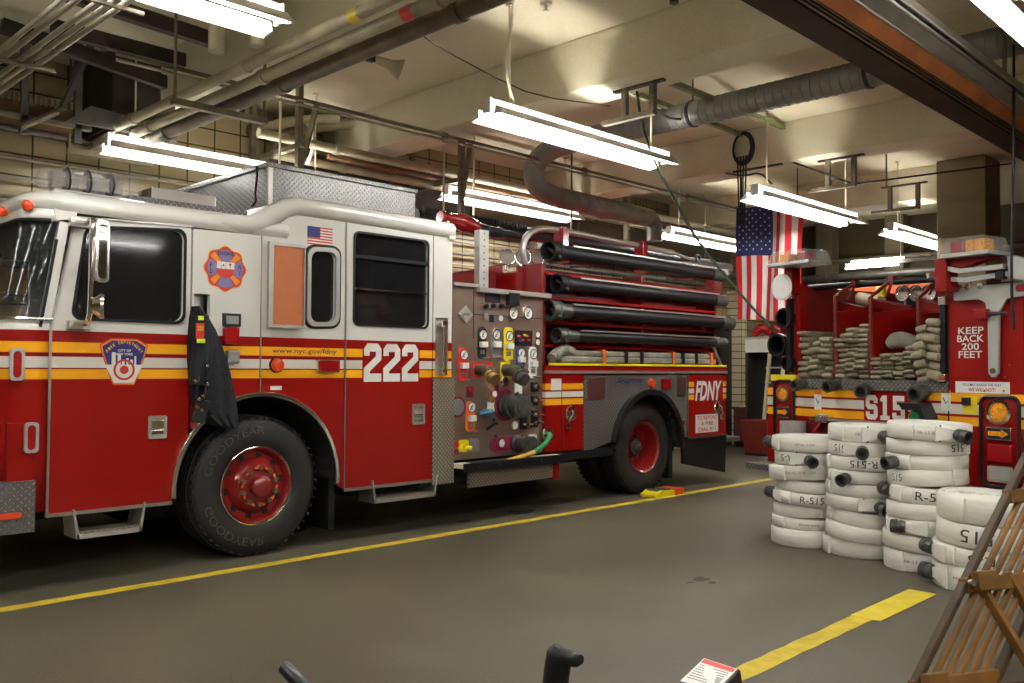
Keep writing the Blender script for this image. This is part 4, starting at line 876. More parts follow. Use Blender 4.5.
x, z = pq(465.5, 314.4); MB().plate([(x - .09, z), (x, z - .085), (x + .09, z), (x, z + .085)], (), side(PY), .01).build('maker_emblem', 'alu', pp); disc(465.5, 314.4, .05, 'alu', 'emblem_disc', .016); MB().box(x - .04, x + .04, PY - .02, PY, z - .012, z + .012).build('emblem_bar', 'ink_soft', pp)
def strip(u, v, w, h, m, gv=None):
    """oblong colour plate, with round gauge and white tag"""
    tagplate(u - w / 2, v - h / 2, u + w / 2, v + h / 2, m)
    if gv: gauge(u + .5, gv, .045)
    x, z = pq(u, v + (h * .05)); MB().box(x - .04, x + .04, PY - .05, PY - .006, z - .028, z + .028, bev=.006).build('valve_handle', 'white_label', pp)
    x, z = pq(u, v + h * .28); MB().box(x - .028, x + .028, PY - .014, PY, z - .02, z + .02).build('tag_text', 'ink_soft', pp)
    x, z = pq(u + .5, v + h * .46); MB().cyl((x, PY, z), (x + .03, PY - .07, z), .008, seg=6).build('drain_lever', 'chrome', pp)
strip(481.8, 343, 8.5, 32, 'black_label', 334.6); strip(495.2, 343, 8.5, 30, 'silver_label', 334.6); strip(508.1, 344.5, 9.5, 34, 'yellow_label', 336)
tagplate(514.5, 331, 532, 345.5, 'black_label', 'display', .004)
for k, (du, dv, m) in enumerate(((-5, -2, 'red_label'), (-1, 2, 'red_label'), (3, -2, 'orange_label'), (1, -3, 'yellow_label'), (5, 2, 'red_label'), (-4, 3, 'blue_label'))):
    x, z = pq(523.4 + du, 338 + dv); MB().box(x - .02, x + .02, PY - .009, PY, z - .01, z + .01).build('status_lamp', m, pp)
for v in (334.6, 342): disc(536.5, v, .032, 'white_label', 'indicator', .014, None, 'chrome')
strip(462.7, 364, 10, 34, 'red_label', 354.5); strip(520, 358.5, 8, 22, 'blue_label', 352.8); strip(532.4, 362.5, 8.5, 31, 'white_label', 354)
strip(470.3, 416.7, 9.5, 31, 'orange_label', 407)
tagplate(472, 362, 482, 378, 'red_label', r=.02); tagplate(500, 362, 510, 379, 'yellow_label', r=.02)
def elbow(u0, v0, u1, v1, r, m, capm):
    x0, z0 = pq(u0, v0); x1, z1 = sp(u1, v1, PY - .22); a = Vector((x0, PY, z0)); b_ = Vector((x1, PY - .22, z1))
    o = MB().tube([a, a + Vector((.02, -.10, .0)), a.lerp(b_, .6) + Vector((0, -.05, .02)), b_], [r, r, r, r * .95], seg=14, smooth=2).build('discharge_outlet', m, pp, smooth=True)
    d = (b_ - a).normalized(); d = (d + Vector((0, -.2, -.25))).normalized()
    MB().ring(b_ - d * .03, d, [(0, r * 1.2), (.03, r * 1.25), (.035, r), (.06, r * 1.1), (.10, r * 1.1), (.10, 0)], 18).build('outlet_cap', capm, o, smooth=True)
elbow(477, 370, 491, 377, .055, 'green_brass', 'brass'); elbow(504.5, 370, 520, 377, .06, 'green_brass', 'coupling')
tagplate(485, 361.5, 492, 369, 'red_label', r=.01); tagplate(489.5, 383, 498.5, 396, 'maroon_label', r=.03); x, z = pq(497, 381.5); MB().cyl((x, PY, z), (x, PY - .10, z), .012).ring((x, PY - .10, z), (0, -1, 0), [(0, .05), (.02, .045), (.03, 0)], 14).build('pull_handle', 'chrome', pp, smooth=True)
disc(494, 394, .032, 'white_label', 'indicator'); tagplate(514.3, 379, 521.8, 397.5, 'white_label', r=.03); tagplate(466.2, 386, 472.8, 397.5, 'maroon_label', r=.01); disc(469.5, 390, .03, 'red_lens', 'warning_lamp', .03)
for u, v in ((484.4, 387.4), (484.4, 399)):
    x, z = pq(u, v); MB().cyl((x, PY, z), (x, PY - .08, z), .018).cyl((x, PY - .08, z), (x, PY - .11, z), .035).build('pull_knob', 'chrome', pp, smooth=True)
tagplate(487, 397.5, 494.6, 411.5, 'white_label', r=.006); x, z = pq(490.8, 398.8); MB().box(x - .055, x + .055, PY - .0075, PY, z - .015, z + .012).build('label_header', 'red_label', pp)
x, z = pq(484, 412.3); MB().tube([(x - .08, PY - .03, z - .01), (x, PY - .05, z), (x + .08, PY - .03, z + .01)], .02, seg=8).ring((x, PY, z), (0, -1, 0), [(0, .035), (.05, .035)], 12).build('valve_lever', 'lightblue', pp)
# large capped intake
x, z = pq(505, 405); MB().ring((x, PY, z), (0, -1, 0), [(0, .155), (.012, .155)], 28).build('intake_ring', 'maroon_label', pp)
o = MB().ring((x, PY, z), (0, -1, 0), [(.01, .12), (.05, .125), (.055, .10), (.09, .10), (.095, .12), (.13, .12), (.135, .10), (.20, .10), (.21, .12), (.25, .12), (.255, .09), (.27, .09), (.27, 0)], 28).build('steamer_intake', 'coupling', pp, smooth=True)
for k in range(3): 
    a = k * 2.09; MB().obox((x + .13 * math.cos(a), PY - .23, z + .13 * math.sin(a)), (.04, .03, .04), Matrix.Rotation(-a, 3, 'Y'), .005).build('cap_lug', 'coupling', o)
for u, v in ((533.3, 386.8), (533.3, 400.6), (533.3, 415), (533.3, 422.5), (522.5, 414), (522.5, 424)):
    x, z = pq(u, v); k_ = MB().box(x - .045, x + .045, PY - .03, PY, z - .05, z + .05, bev=.01).build('valve_bezel', 'black_plastic', pp); MB().ring((x, PY - .03, z), (0, -1, 0), [(0, .03), (.04, .026), (.045, 0)], 12).cyl((x, PY - .05, z), (x + .09, PY - .07, z), .009, seg=6).build('toggle', 'chrome', k_, smooth=True)
disc(514.3, 425.4, .04, 'white_label', 'indicator'); x, z = pq(489, 424); MB().tube([(x - .03, PY, z - .05), (x, PY - .06, z), (x + .01, PY - .06, z + .06)], .014, seg=6).box(x + .03, x + .11, PY - .01, PY, z - .01, z + .01).build('test_port', 'black_metal', pp)
tagplate(450, 441, 458.5, 448, 'red_label', r=.008); tagplate(450, 449, 458.5, 455, 'maroon_label', r=.008); tagplate(457.5, 439.5, 468.5, 452.5, 'yellow_label', r=.03); x, z = pq(463, 448); MB().cyl((x, PY, z), (x + .06, PY - .06, z), .02).ring((x, PY, z), (0, -1, 0), [(0, .04), (.03, .04)], 12).build('drain_valve', 'yellow_label', pp)
tagplate(469, 438, 479, 452, 'silver_label', r=.01); tagplate(490, 435, 530, 452, 'maroon_label', r=.09)
x, z = pq(516, 443.5); MB().ring((x, PY, z), (0, -1, 0), [(0, .085), (.03, .09), (.04, .07), (.10, .07), (.11, .08), (.15, .075), (.15, 0)], 20).ring((x + .16, PY, z), (0, -1, 0), [(0, .07), (.08, .07), (.08, 0)], 16).build('gated_inlet', 'coupling', pp, smooth=True)
disc(500.5, 443, .04, 'white_label', 'indicator', .014, None, 'chrome'); disc(494.6, 437, .028, 'chrome', 'bolt_head'); tagplate(528, 434, 536.5, 446, 'white_label', r=.02); disc(532, 443, .03, 'chrome', 'drain_port', .04)
x, z = pq(457.5, 407); MB().ring((x, PY, z), (0, -1, 0), [(0, .10), (.004, .10)], 20).build('round_sticker', 'maroon_label', pp); MB().ring((x, PY - .004, z), (0, -1, 0), [(0, .08), (.003, .08)], 20).build('sticker_face', 'silver_label', pp)
for u in range(5):
    for v_ in (348.5, 372, 379): 
        if u % 2 == 0 or v_ > 350: disc(476 + u * 13, v_, .010, 'chrome', 'bolt_head', .008)
# running board with trough
MB().box(5.53, 6.95, SY - .14, SY + .03, .535, .575).build('running_board', 'cream', T); MB().box(5.53, 6.97, SY - .16, SY - .14, .50, .585).build('board_edge', 'black_rubber', T)
for k in range(5): MB().ring((5.7 + k * .29, SY - .16, .545), (0, -1, 0), [(0, .012), (.005, .012)], 8).build('board_rivet', 'chrome', T)
MB().box(5.7, 6.5, SY - .13, SY + .02, .575, .58).build('board_trough', 'dark', T); MB().box(5.64, 6.80, SY - .10, SY - .07, .35, .50).build('kick_panel', 'diamond_tan', T)
MB().box(6.80, 6.90, SY - .10, SY, .33, .50).build('kick_end', 'red_paint', T)
MB().box(6.95, 7.9, SY - .02, SY + .04, .50, .585).build('body_edge', 'black_rubber', T)
# hose pigtail
a = Vector((*sp(547, 434, SY - .0),)); x, z = a.x, a.y
pt = MB().ring((x, SY, z), (0, -1, 0), [(0, .075), (.02, .075), (.03, .045), (.03, 0)], 20).build('chrome_port', 'chrome', T, smooth=True)
MB().tube([(x, SY - .03, z), (x - .06, SY - .10, z - .02), (x - .16, SY - .12, z - .09), (x - .30, SY - .11, z - .16)], .026, seg=10, smooth=2).build('green_whip_hose', 'green_plastic', pt, smooth=True)
MB().tube([(x - .30, SY - .11, z - .16), (x - .5, SY - .09, z - .20), (x - .75, SY - .05, z - .25)], .024, seg=10, smooth=1).build('yellow_whip_hose', 'gold', pt, smooth=True)
# red side walls above pump panel
MB().plate([(5.55, 2.26), (6.9, 2.26), (6.9, 2.62), (5.55, 2.33)], (), lambda a, b, d: (a, 7.0 + d, b), .03).build('cargo_wall', 'red_shaded', T)
MB().plate([(5.55, 2.26), (6.9, 2.26), (6.9, 2.62), (5.55, 2.33)], (), lambda a, b, d: (a, 8.5 + d, b), .03).build('cargo_wall', 'red_shaded', T)
a = sp(478, 286, 6.5); b_ = sp(487.5, 231, 6.5)
MB().box(a[0], b_[0], 6.48, 6.56, 2.2, b_[1], bev=.006).build('channel_post', 'alu', T)
for k in range(9): MB().ring(((a[0] + b_[0]) / 2, 6.48, 2.3 + k * .065), (0, -1, 0), [(0, .01), (.003, .01)], 8).build('post_hole', 'ink_soft', T)
MB().box(5.52, 5.55, 6.35, 6.40, 2.25, 2.86).build('rear_cab_post', 'steel', T)
# deck gun
dg_y = 7.0
q = [Vector(oY(dg_y, *p)) for p in ((442, 217), (452, 219), (462, 222), (472, 226), (479, 230))]
dgn = MB().tube(q, [.05, .055, .10, .085, .06], seg=14, smooth=1).build('deck_gun', 'red_lens', T, smooth=True, label='red deck gun with black nozzle'); 
q2 = [Vector(oY(dg_y, *p)) for p in ((477, 229), (488, 231), (500, 233), (512, 235), (530, 239))]
MB().tube([q2[0], q2[0].lerp(q2[1], .7), q2[1], q2[1].lerp(q2[2], .3), q2[2], q2[2].lerp(q2[3], .2), q2[3], q2[4]], [.07, .07, .045, .06, .06, .045, .045, .03], seg=12).build('nozzle', 'black_metal', dgn, smooth=True)
MB().cyl((q[4].x + .05, dg_y, 2.2), q[4] + Vector((.05, 0, 0)), .035).build('gun_riser', 'black_metal', dgn)
v = q[0]; MB().ring(v + Vector((0, 0, -.0)), (-1, 0, .1), [(-.02, .065), (0, .07), (.03, .06), (.03, 0)], 14).build('gun_handwheel', 'red_lens', dgn, smooth=True)
# flood lamps
for u in (507, 523, 537):
    p = oY(7.3, u, 257); l = MB().ring(p, (-.5, -.85, 0), [(-.10, 0), (-.09, .05), (-.03, .095), (0, .10), (.008, .10), (.008, .09)], 24, capb=False).build('flood_lamp', 'chrome', T, smooth=True); MB().ring(p + Vector((-.004, -.006, 0)), (-.5, -.85, 0), [(0, .09), (.012, .05), (.014, 0)], 20).build('lamp_glass', 'clear_lens', l, smooth=True)
    MB().cyl((p.x, p.y + .03, 2.3), (p.x, p.y + .03, p.z - .08), .015).build('lamp_stem', 'chrome', l)
# ---------------------------------------------------------------- rear body
BX0, BX1 = 6.80, 10.32
rbx, rbz, RBR = 8.56, .545, .66
bp = MB().plate([(BX0, .60), (7.40, .60), (7.40, 1.42), (BX0, 1.42)], (), side(SY), -.05).build('compartment_door', 'body_paint', T, label='lower left compartment door with stripes')
MB().box(7.045, 7.052, SY - .003, SY, .6, 1.42).build('door_seam', 'dark', bp)
dp = MB().plate([(7.41, .56)] + list(reversed(arch(7.93, 9.19, .64, rbx, rbz, 20))) + [(9.40, .62), (9.40, 1.40), (7.41, 1.40)], (), side(SY), -.05)
dp.build('tread_plate_panel', 'diamond', T, label='diamond plate panel around the rear wheel')
archtrim(rbx, rbz, .62, -.06, PI - .15, .07, 'rear_fender', 'black_plastic', d=.07)
MB().loft([[(rbx + .65 * math.cos(a), y, rbz + .65 * math.sin(a)) for a in [PI * i / 20 for i in range(21)]] for y in (SY, SY + .8)], closed=False).build('wheel_well', 'dark', T, solid=.01)
MB().box(9.05, 9.12, SY + .03, SY + .5, .14, .62).build('mud_flap', 'black_rubber', T)
rdp = MB().plate([(9.41, .60), (BX1, .60), (BX1, 1.40), (9.41, 1.40)], (), side(SY), -.05).build('compartment_door', 'body_paint', T, label='rear compartment door with white letters')
MB().box(9.41, BX1, SY - .008, SY, .60, .625).build('door_edge', 'steel', rdp); MB().box(9.404, 9.412, SY - .01, SY, .6, 1.41).build('door_post_trim', 'steel', rdp)
MB().box(9.55, 10.22, SY - .0008, SY, 1.07, 1.32).build('letter_field', 'red_paint', rdp)
text_mesh('FDNY', lambda p, q, d: (9.88 + p, SY - .001 - d, 1.195 + q), .62, .25, off=.035, shear=.25, m='white_label', parent=rdp)
MB().box(9.58, 10.10, SY - .003, SY, .665, .895).build('notice_sign', 'white_label', rdp)
for k, s in enumerate(('TO REPORT', 'A FIRE', 'DIAL 911')): text_mesh(s, lambda p, q, d, k=k: (9.84 + p, SY - .003 - d, .852 - .073 * k + q), (.46, .28, .40)[k], .05, off=.012, m='decal_red', parent=rdp)
for (x, z, pr, sg) in ((7.20, .99, bp, -1), (10.10, .975, rdp, 1)):
    MB().ring((x, SY, z), (0, -1, 0), [(0, .085), (.012, .08), (.02, .05), (.02, 0)], 20).build('latch_cup', 'chrome', pr, smooth=True); MB().tube([(x, SY - .02, z + .03), (x + .02 * sg, SY - .05, z - .0), (x + .07 * sg, SY - .03, z - .09)], .010, seg=8).box(x + .07 * sg - .035, x + .07 * sg + .035, SY - .03, SY - .004, z - .16, z - .09, bev=.006).build('padlock', 'chrome', pr, smooth=True)
x, z = sp(600, 397); 
MB().box(7.46, 7.76, SY - .006, SY, 1.13, 1.37).build('access_plate', 'steel', T); MB().box(9.16, 9.36, SY - .006, SY, 1.14, 1.38).build('access_plate', 'steel', T)
x, z = sp(553, 382); MB().box(6.88, 7.04, SY - .004, SY, 1.24, 1.36).build('notice_label', 'white_label', bp)
x, z = sp(651, 381); MB().ring((8.64, SY, 1.30), (0, -1, 0), [(0, .055), (.03, .045), (.045, 0)], 16).build('side_marker', 'orange_red', T, smooth=True); MB().box(8.84, 9.0, SY - .04, SY, 1.23, 1.35, bev=.01).build('side_flasher', 'red_lens', T)
text_mesh('Seagrave', lambda p, q, d: (8.22 + p, SY - d - .002, 1.33 + q), .50, .08, off=.01, shear=.5, m='decal_navy', parent=T)
MB().box(9.22, 9.30, SY - .03, SY, .78, .84, bev=.01).build('reflector_lamp', 'red_lens', T)
# shelf line and yellow edge
MB().box(BX0, BX1, SY - .015, SY + .03, 1.415, 1.445).build('body_rail', 'alu', T); MB().box(BX0, BX1, SY, SY + .02, 1.445, 1.50).build('body_rail', 'red_paint', T)
MB().box(BX0 + .06, BX1 - .02, SY - .012, SY + .02, 1.50, 1.525).build('yellow_edge', 'yellow_label', T)
MB().box(BX0, BX1, SY + .02, SY + .42, 1.46, 1.50).build('hose_shelf', 'red_shaded', T)
MB().box(BX0, BX1, SY + .40, SY + .44, 1.50, 2.56).build('rack_back', 'red_shaded', T); 
for z in (1.70, 1.95, 2.21, 2.47): MB().box(BX0 + .1, BX1 - .1, SY + .10, SY + .42, z - .008, z + .02).build('rack_rail', 'red_paint', T)
for x in (BX0 + .06, 8.6, BX1 - .12): MB().box(x, x + .06, SY + .12, SY + .40, 1.50, 2.58).build('rack_post', 'red_shaded', T)
MB().box(BX0, BX0 + .04, SY + .06, SY + .42, 1.5, 2.3).build('rack_end', 'red_shaded', T)
MB().box(BX0, BX1, SY + .44, FY, .62, 2.50).build('body_box', 'red_paint', T); MB().box(BX0, 7.85, SY + .05, SY + .10, .62, 1.46).box(9.25, BX1, SY + .05, SY + .10, .62, 1.46).build('body_liner', 'dark', T)
MB().box(BX1 - .02, BX1, SY, FY, .60, 1.46).build('rear_panel', 'red_paint', T)
MB().tube([(BX1 - .05, SY + .05, 1.50), (BX1 - .3, SY + .05, 1.82)], .02, seg=8).build('rear_stay', 'alu', T)
# tail splash panel hanging at the rear corner
MB().plate([(9.30, .60), (BX1, .60), (BX1 - .03, .12), (9.32, .30)], (), side(SY + .04), .03).build('tail_skirt', 'black_rubber', T)
MB().box(BX1 - .02, BX1 + .5, SY + .1, FY - .1, .50, .56).build('tail_board', 'diamond', T)
# overhead handrail
hp = [oY(6.75, *p) for p in ((531, 286), (524, 262), (522, 248), (526, 236), (536, 229), (552, 229), (600, 238), (673, 253))]
hr = MB().tube(hp, .038, seg=12, smooth=2).build('grab_pipe', 'alu', T, smooth=True, label='curved silver pipe above the suction hoses')
for u, v in ((562, 238), (641.7, 251)):
    p = oY(6.72, u, v); MB().box(p.x - .05, p.x + .05, 6.66, 6.80, p.z - .28, p.z + .12, bev=.006).build('pipe_bracket', 'red_lens', T)
e = hp[-1]; MB().tube([e, e + Vector((.4, 0, -.04)), e + Vector((1.0, 0, -.02))], .02, seg=8).build('pipe_tip', 'alu', hr)
MB().ring(e + Vector((.55, -.02, -.02)), (0, -1, 0), [(-.02, .05), (.02, .05), (.02, .035), (-.02, .035)], 14, closed=True).build('clamp', 'black_metal', hr)
a = oY(6.75, 686, 266); b_ = oY(6.75, 729, 270)
rl = MB().tube([(a.x, 6.75, a.z), (b_.x, 6.75, b_.z + .02)], .07, seg=12).build('rear_light_bar', 'clear_plastic', T, smooth=True, label='rear light bar wrapped in clear plastic'); MB().box(a.x + .1, b_.x - .1, 6.70, 6.80, a.z - .05, a.z + .03).build('lamp_module', 'silver_label', rl); MB().box(b_.x - .5, b_.x - .3, 6.68, 6.82, 2.5, a.z - .05).build('light_bar_post', 'red_paint', rl)
# ---------------------------------------------------------------- suction hoses on the rack: things of their own
tubes = [((548, 255), (719, 272), 'topmost of the four black suction hoses racked on the engine side', .075, 0), ((556, 284), (722, 300), 'second from top of the four black suction hoses on the engine side', .07, 1), ((548, 311), (728, 323), 'third from top of the four black suction hoses, with ribbed ends', .075, 2), ((556, 337), (722, 341.5), 'lowest and thinnest of the four black suction hoses on the engine side', .058, 3)]
for (l, r_, lab, rad, k) in tubes:
    a = oY(6.3, *l); b_ = oY(6.3, *r_); zz = (a.z + b_.z) / 2; a = Vector((a.x, 6.3, zz)); b_ = Vector((b_.x + .05, 6.3, zz)); d = Vector((1, 0, 0))
    t = thing('suction_hose', lab, 'hose', tuple(a), 'hard suction hoses on the rack')
    MB().tube([a + d * .3, b_ - d * .25], rad, seg=20).build('hose_tube', 'black_rubber', t, smooth=True)
    R = rad * 1.45
    MB().ring(a, d, [(.0, R * .82), (.0, R), (.05, R), (.055, R * .92), (.10, R * .92), (.105, R), (.16, R), (.17, rad * 1.08), (.32, rad * 1.08), (.33, rad * .9)], 28, capa=False).ring(a, d, [(0, R * .82), (.14, R * .78), (.14, 0)], 28, capa=False).build('large_coupling', 'black_rubber' if k < 2 else 'coupling', t, smooth=True)
    for s in (0, 1):
        q = a + Vector((.08, 0, 0)); an = -.6 + s * PI; MB().cyl(q, q + Vector((0, math.cos(an) * -(R + .035), math.sin(an) * (R + .035))), .018, seg=8).build('coupling_lug', 'coupling', t)
    R2 = rad * (1.25 if k == 2 else 1.1)
    MB().ring(b_, -d, [(0, R2 * .8), (0, R2), (.06, R2), (.07, rad * 1.05), (.26, rad * 1.05)], 24).build('small_coupling', 'coupling', t, smooth=True)
    MB().box(a.x + .35, b_.x - .2, 6.24, 6.26, zz + rad - .004, zz + rad + .012).build('retaining_strip', 'alu', t)
    for xx in (a.x + .75, b_.x - .6): MB().tube([(xx, 6.34, zz - rad - .02), (xx, 6.45, zz - rad - .01), (xx, 6.64, zz - rad)], .012, seg=6).build('cradle', 'red_shaded', t)
# folded tan attack hose strapped on the shelf
t = thing('folded_hose', 'flat olive hose strapped along the shelf above the rear compartments', 'hose', (7.0, 6.35, 1.52))
a = oY(6.30, 566, 366); 
MB().box(7.05, 10.1, 6.27, 6.40, 1.527, 1.60, bev=.02).build('hose_layer', 'hose_grey', t, bevel=.01); MB().box(7.15, 10.0, 6.28, 6.42, 1.60, 1.665, bev=.02).build('hose_layer', 'hose_grey', t)
MB().tube([(7.3, 6.33, 1.64), (7.15, 6.31, 1.68), (7.02, 6.30, 1.62), (6.92, 6.28, 1.57)], .06, seg=12, smooth=1).build('hose_fold', 'hose_grey', t, smooth=True)
MB().ring((6.98, 6.27, 1.585), (.5, -.9, .1), [(-.09, .04), (0, .045), (.03, .045), (.03, .03)], 16).build('coupling', 'coupling', t, smooth=True)
for x, m in ((7.75, 'orange_label'), (8.15, 'black_plastic'), (8.45, 'black_plastic'), (9.1, 'orange_label'), (9.3, 'black_plastic'), (9.6, 'black_plastic'), (9.95, 'orange_label')):
    MB().plate([(6.255, 1.52), (6.43, 1.52), (6.43, 1.68), (6.255, 1.68)], [[(6.265, 1.53), (6.42, 1.53), (6.42, 1.67), (6.265, 1.67)]], lambda a, b, d: (x + d, a, b), .05).build('strap', m, t)
# coat hanging at the recess
t = thing('turnout_coat', 'black quilted turnout coat hanging by the cab door over the front wheel arch', 'coat', (3.1, 6.2, 1.3))
def cp(u, v, y=6.19): return oY(y, u, v)
prof = [(306, 194, 200), (318, 192, 209), (330, 191, 216), (345, 190, 222), (360, 189, 227), (375, 189, 231), (390, 190, 234), (405, 193, 237), (415, 200, 238), (425, 214, 239), (429, 226, 238)]
loops = []
for j, (v, u0, u1) in enumerate(prof):
    L = []
    for i in range(13):
        s = i / 12; u = u0 + (u1 - u0) * s; f_ = .018 * math.sin(s * 9 + j * .7) + .012 * math.sin(s * 23 + j); p = oY(6.20 - .07 * math.sin(PI * s) - f_, u, v); L.append(p)
    for i in range(12, -1, -1):
        s = i / 12; u = u0 + (u1 - u0) * s; q = L[i]; L.append(Vector((q.x, min(6.235, q.y + .05), q.z)))
    loops.append(L)
MB().loft(loops, cap0=True, cap1=True).build('coat_body', 'coat_black', t, smooth=True)
sl = [cp(*p, 6.12) for p in ((200, 316), (203, 340), (201, 365), (198, 385))]; MB().tube(sl, [.06, .075, .075, .06], seg=12, smooth=1).build('sleeve', 'coat_black', t, smooth=True)
p = cp(200, 331, 6.03); MB().obox(p, (.06, .008, .11), None, .003).build('patch', 'red_label', t); text_mesh('222', lambda a, b, d: (p.x + a, p.y - .006 - d, p.z + .02 + b), .045, .03, m='lime', parent=t)
p = cp(201, 341, 6.03); MB().obox(p, (.06, .008, .03), None, .002).build('reflective_tab', 'lime', t); p = cp(201, 318, 6.04); MB().obox(p, (.04, .008, .03), None, .002).build('reflective_tab', 'lime', t)
for (a_, b__) in (((199, 376), (196, 398)), ((207, 362), (206, 386)), ((206, 386), (203, 402))):
    MB().tube([cp(*a_, 6.05), cp(*b__, 6.05)], .008, seg=6).build('snap_strap', 'black_plastic', t)
for u, v in ((196, 381), (207, 384), (203, 396), (199, 399), (207, 366), (197, 407), (201, 410)): MB().ring(cp(u, v, 6.045), (0, -1, 0), [(0, .014), (.012, .012), (.014, 0)], 10).build('snap_hook', 'chrome', t, smooth=True)
p = cp(200, 411, 6.07); MB().obox(p, (.10, .04, .17), Matrix.Rotation(.35, 3, 'Y'), .01).build('glove_pouch', 'black_plastic', t)
# wheel chock
q = oZ(0, 655, 492); t = thing('wheel_chock', 'yellow wheel chock with orange end beside the rear tyre on the yellow line', 'wheel chock', tuple(oZ(0, 676, 493)))
q = oZ(0, 676, 495)
MB().plate([(-.40, 0), (-.02, 0), (-.02, .06), (-.30, .075), (-.40, .03)], (), lambda a, b, d: (q.x + a, q.y - .0 + d, b), .22).build('chock_body', 'yellow_label', t, bevel=.006)
MB().box(q.x - .02, q.x + .14, q.y - .01, q.y + .23, 0, .075, bev=.008).build('chock_end', 'orange_red', t)
for k in range(3): MB().box(q.x - .32 + k * .10, q.x - .26 + k * .10, q.y + .03, q.y + .19, .066, .076).build('chock_slot', 'ink', t)
# ================================================================ second apparatus (seen from the rear)
O5 = Vector((7.53, 2.17, 0)); ly = Vector((.9685, -.2492, 0)).normalized(); lx = Vector((-.2492, -.9685, 0)).normalized()
def loc(u, v, yl=0.):
    d = _f + _r * ((u - CX) / F) - _u * ((v - CY) / F); o = Vector((0, 0, CAMH)); t = (O5 + ly * yl - o).dot(ly) / d.dot(ly); p = o + d * t - O5
    return Vector((p.dot(lx), yl, p.z))
R5 = math.atan2(lx.y, lx.x)
S = thing('rescue_truck', 'red rescue truck marked S15, its open rear full of folded tan hose', 'fire truck', tuple(O5), rz=R5, local=True)
XL, XR = -2.36, .42
def rs(yl=0.): return lambda a, b, d: (a, yl - d, b)
rear = MB().box(XL, XR, 0, .05, .55, 1.30).build('rear_panel', 'rear_paint', S)
rp_ = MB().box(-.42, XR, 0, .05, 1.30, 2.10).build('locker_panel', 'red_paint', S, label='right rear locker panel with white lettering')
MB().box(-.425, -.415, -.004, .01, .6, 2.1).box(.19, .198, -.004, .0, 1.3, 2.0).build('panel_seam', 'dark', S)
# bed shell
MB().box(-2.02, -.42, .04, 3.4, 1.33, 1.37).build('bed_floor', 'alu', S); MB().box(-2.05, -2.02, .02, 3.4, 1.33, 2.28).build('bed_wall', 'red_shaded', S); MB().box(-.45, -.42, .02, 3.4, 1.33, 2.12).build('bed_wall', 'red_shaded', S)
MB().box(-2.05, -.42, 3.4, 3.44, 1.33, 2.28).build('bed_front_wall', 'red_shaded', S)
MB().box(-2.02, -.42, -.02, .03, 1.29, 1.385).build('tread_strip', 'diamond', S)
MB().box(XR - .03, XR, .05, 7, .55, 2.1).box(XL, XL + .03, .05, 7, .55, 1.4).build('body_side', 'red_paint', S)
MB().box(XL, XR, 3.5, 7.2, .55, 2.05).build('cab_block', 'red_paint', S)
# dividers (sloped tops) with front posts
for X, zt in ((-1.565, 2.17), (-1.185, 2.14), (-.715, 2.10)):
    dv = MB().plate([(.06, 1.37), (.66, 1.37), (.66, zt - .1), (.06, zt - .16)], (), lambda a, b, d, X=X: (X + d, a, b), .02).build('bed_divider', 'red_paint', S)
    MB().tube([(X + .01, .03, 1.36), (X + .01, .03, zt - .02), (X + .01, .12, zt + .03), (X + .01, .29, 2.27)], .018, seg=8).build('divider_post', 'red_shaded', S)
    for k in range(9): MB().ring((X + .01, .008, 1.5 + k * .06), (0, -1, 0), [(0, .007), (.003, .007)], 6).build('post_slot', 'dark', dv)
# sloped panels seen between the posts
for (pa, pb) in (((800, 300), (828, 306)), ((832, 300.5), (866, 308)), ((870, 298.6), (913, 307)), ((917, 298.6), (946, 304.5))):
    yy = .68; x0, za = loc(*pa, yy).x, loc(*pa, yy).z; x1, zb = loc(*pb, yy).x, loc(*pb, yy).z
    MB().plate([(x0, 1.4), (x1, 1.4), (x1, zb), (x0, za)], (), rs(yy), .02).build('bed_panel', 'red_paint', S)
    MB().tube([(x0, yy - .02, za), (x1, yy - .02, zb)], .012, seg=6).build('panel_edge', 'red_shaded', S)
MB().box(-.475, -.43, -.03, .03, 1.37, 2.05).build('black_edge', 'black_rubber', S); MB().box(-.48, -.41, -.05, .0, 2.0, 2.07, bev=.006).build('hinge', 'chrome', S); MB().box(-.48, -.42, -.05, .0, 1.38, 1.44, bev=.006).build('hinge', 'chrome', S)
MB().box(-2.09, -2.04, -.03, .03, 1.45, 2.16).build('black_edge', 'black_rubber', S)
MB().box(-2.07, -1.97, .03, .14, 1.40, 2.30).build('corner_post', 'red_paint', S)
# rail pipe, canvas roll
a = loc(798, 287, .3); b_ = loc(945, 281, .3)
MB().tube([(a.x, .3, 2.285), (b_.x + .1, .3, 2.255)], .03, seg=12).build('cross_rail', 'black_rubber', S, smooth=True)
for X in (-1.55, -1.15, -.72): MB().tube([(X, .2, 2.12), (X, .26, 2.2), (X, .3, 2.30)], .014, seg=6).box(X - .025, X + .025, .27, .33, 2.24, 2.32).build('rail_stay', 'red_shaded', S)
MB().tube([(-2.15, .35, 2.62), (-2.13, .3, 2.15)], .01).bm.free()
MB().ring((-2.10, -.06, 2.27), (0, -1, 0), [(0, .13), (.02, .13), (.03, .11), (.03, 0)], 24).build('round_shield', 'white_enamel', S)
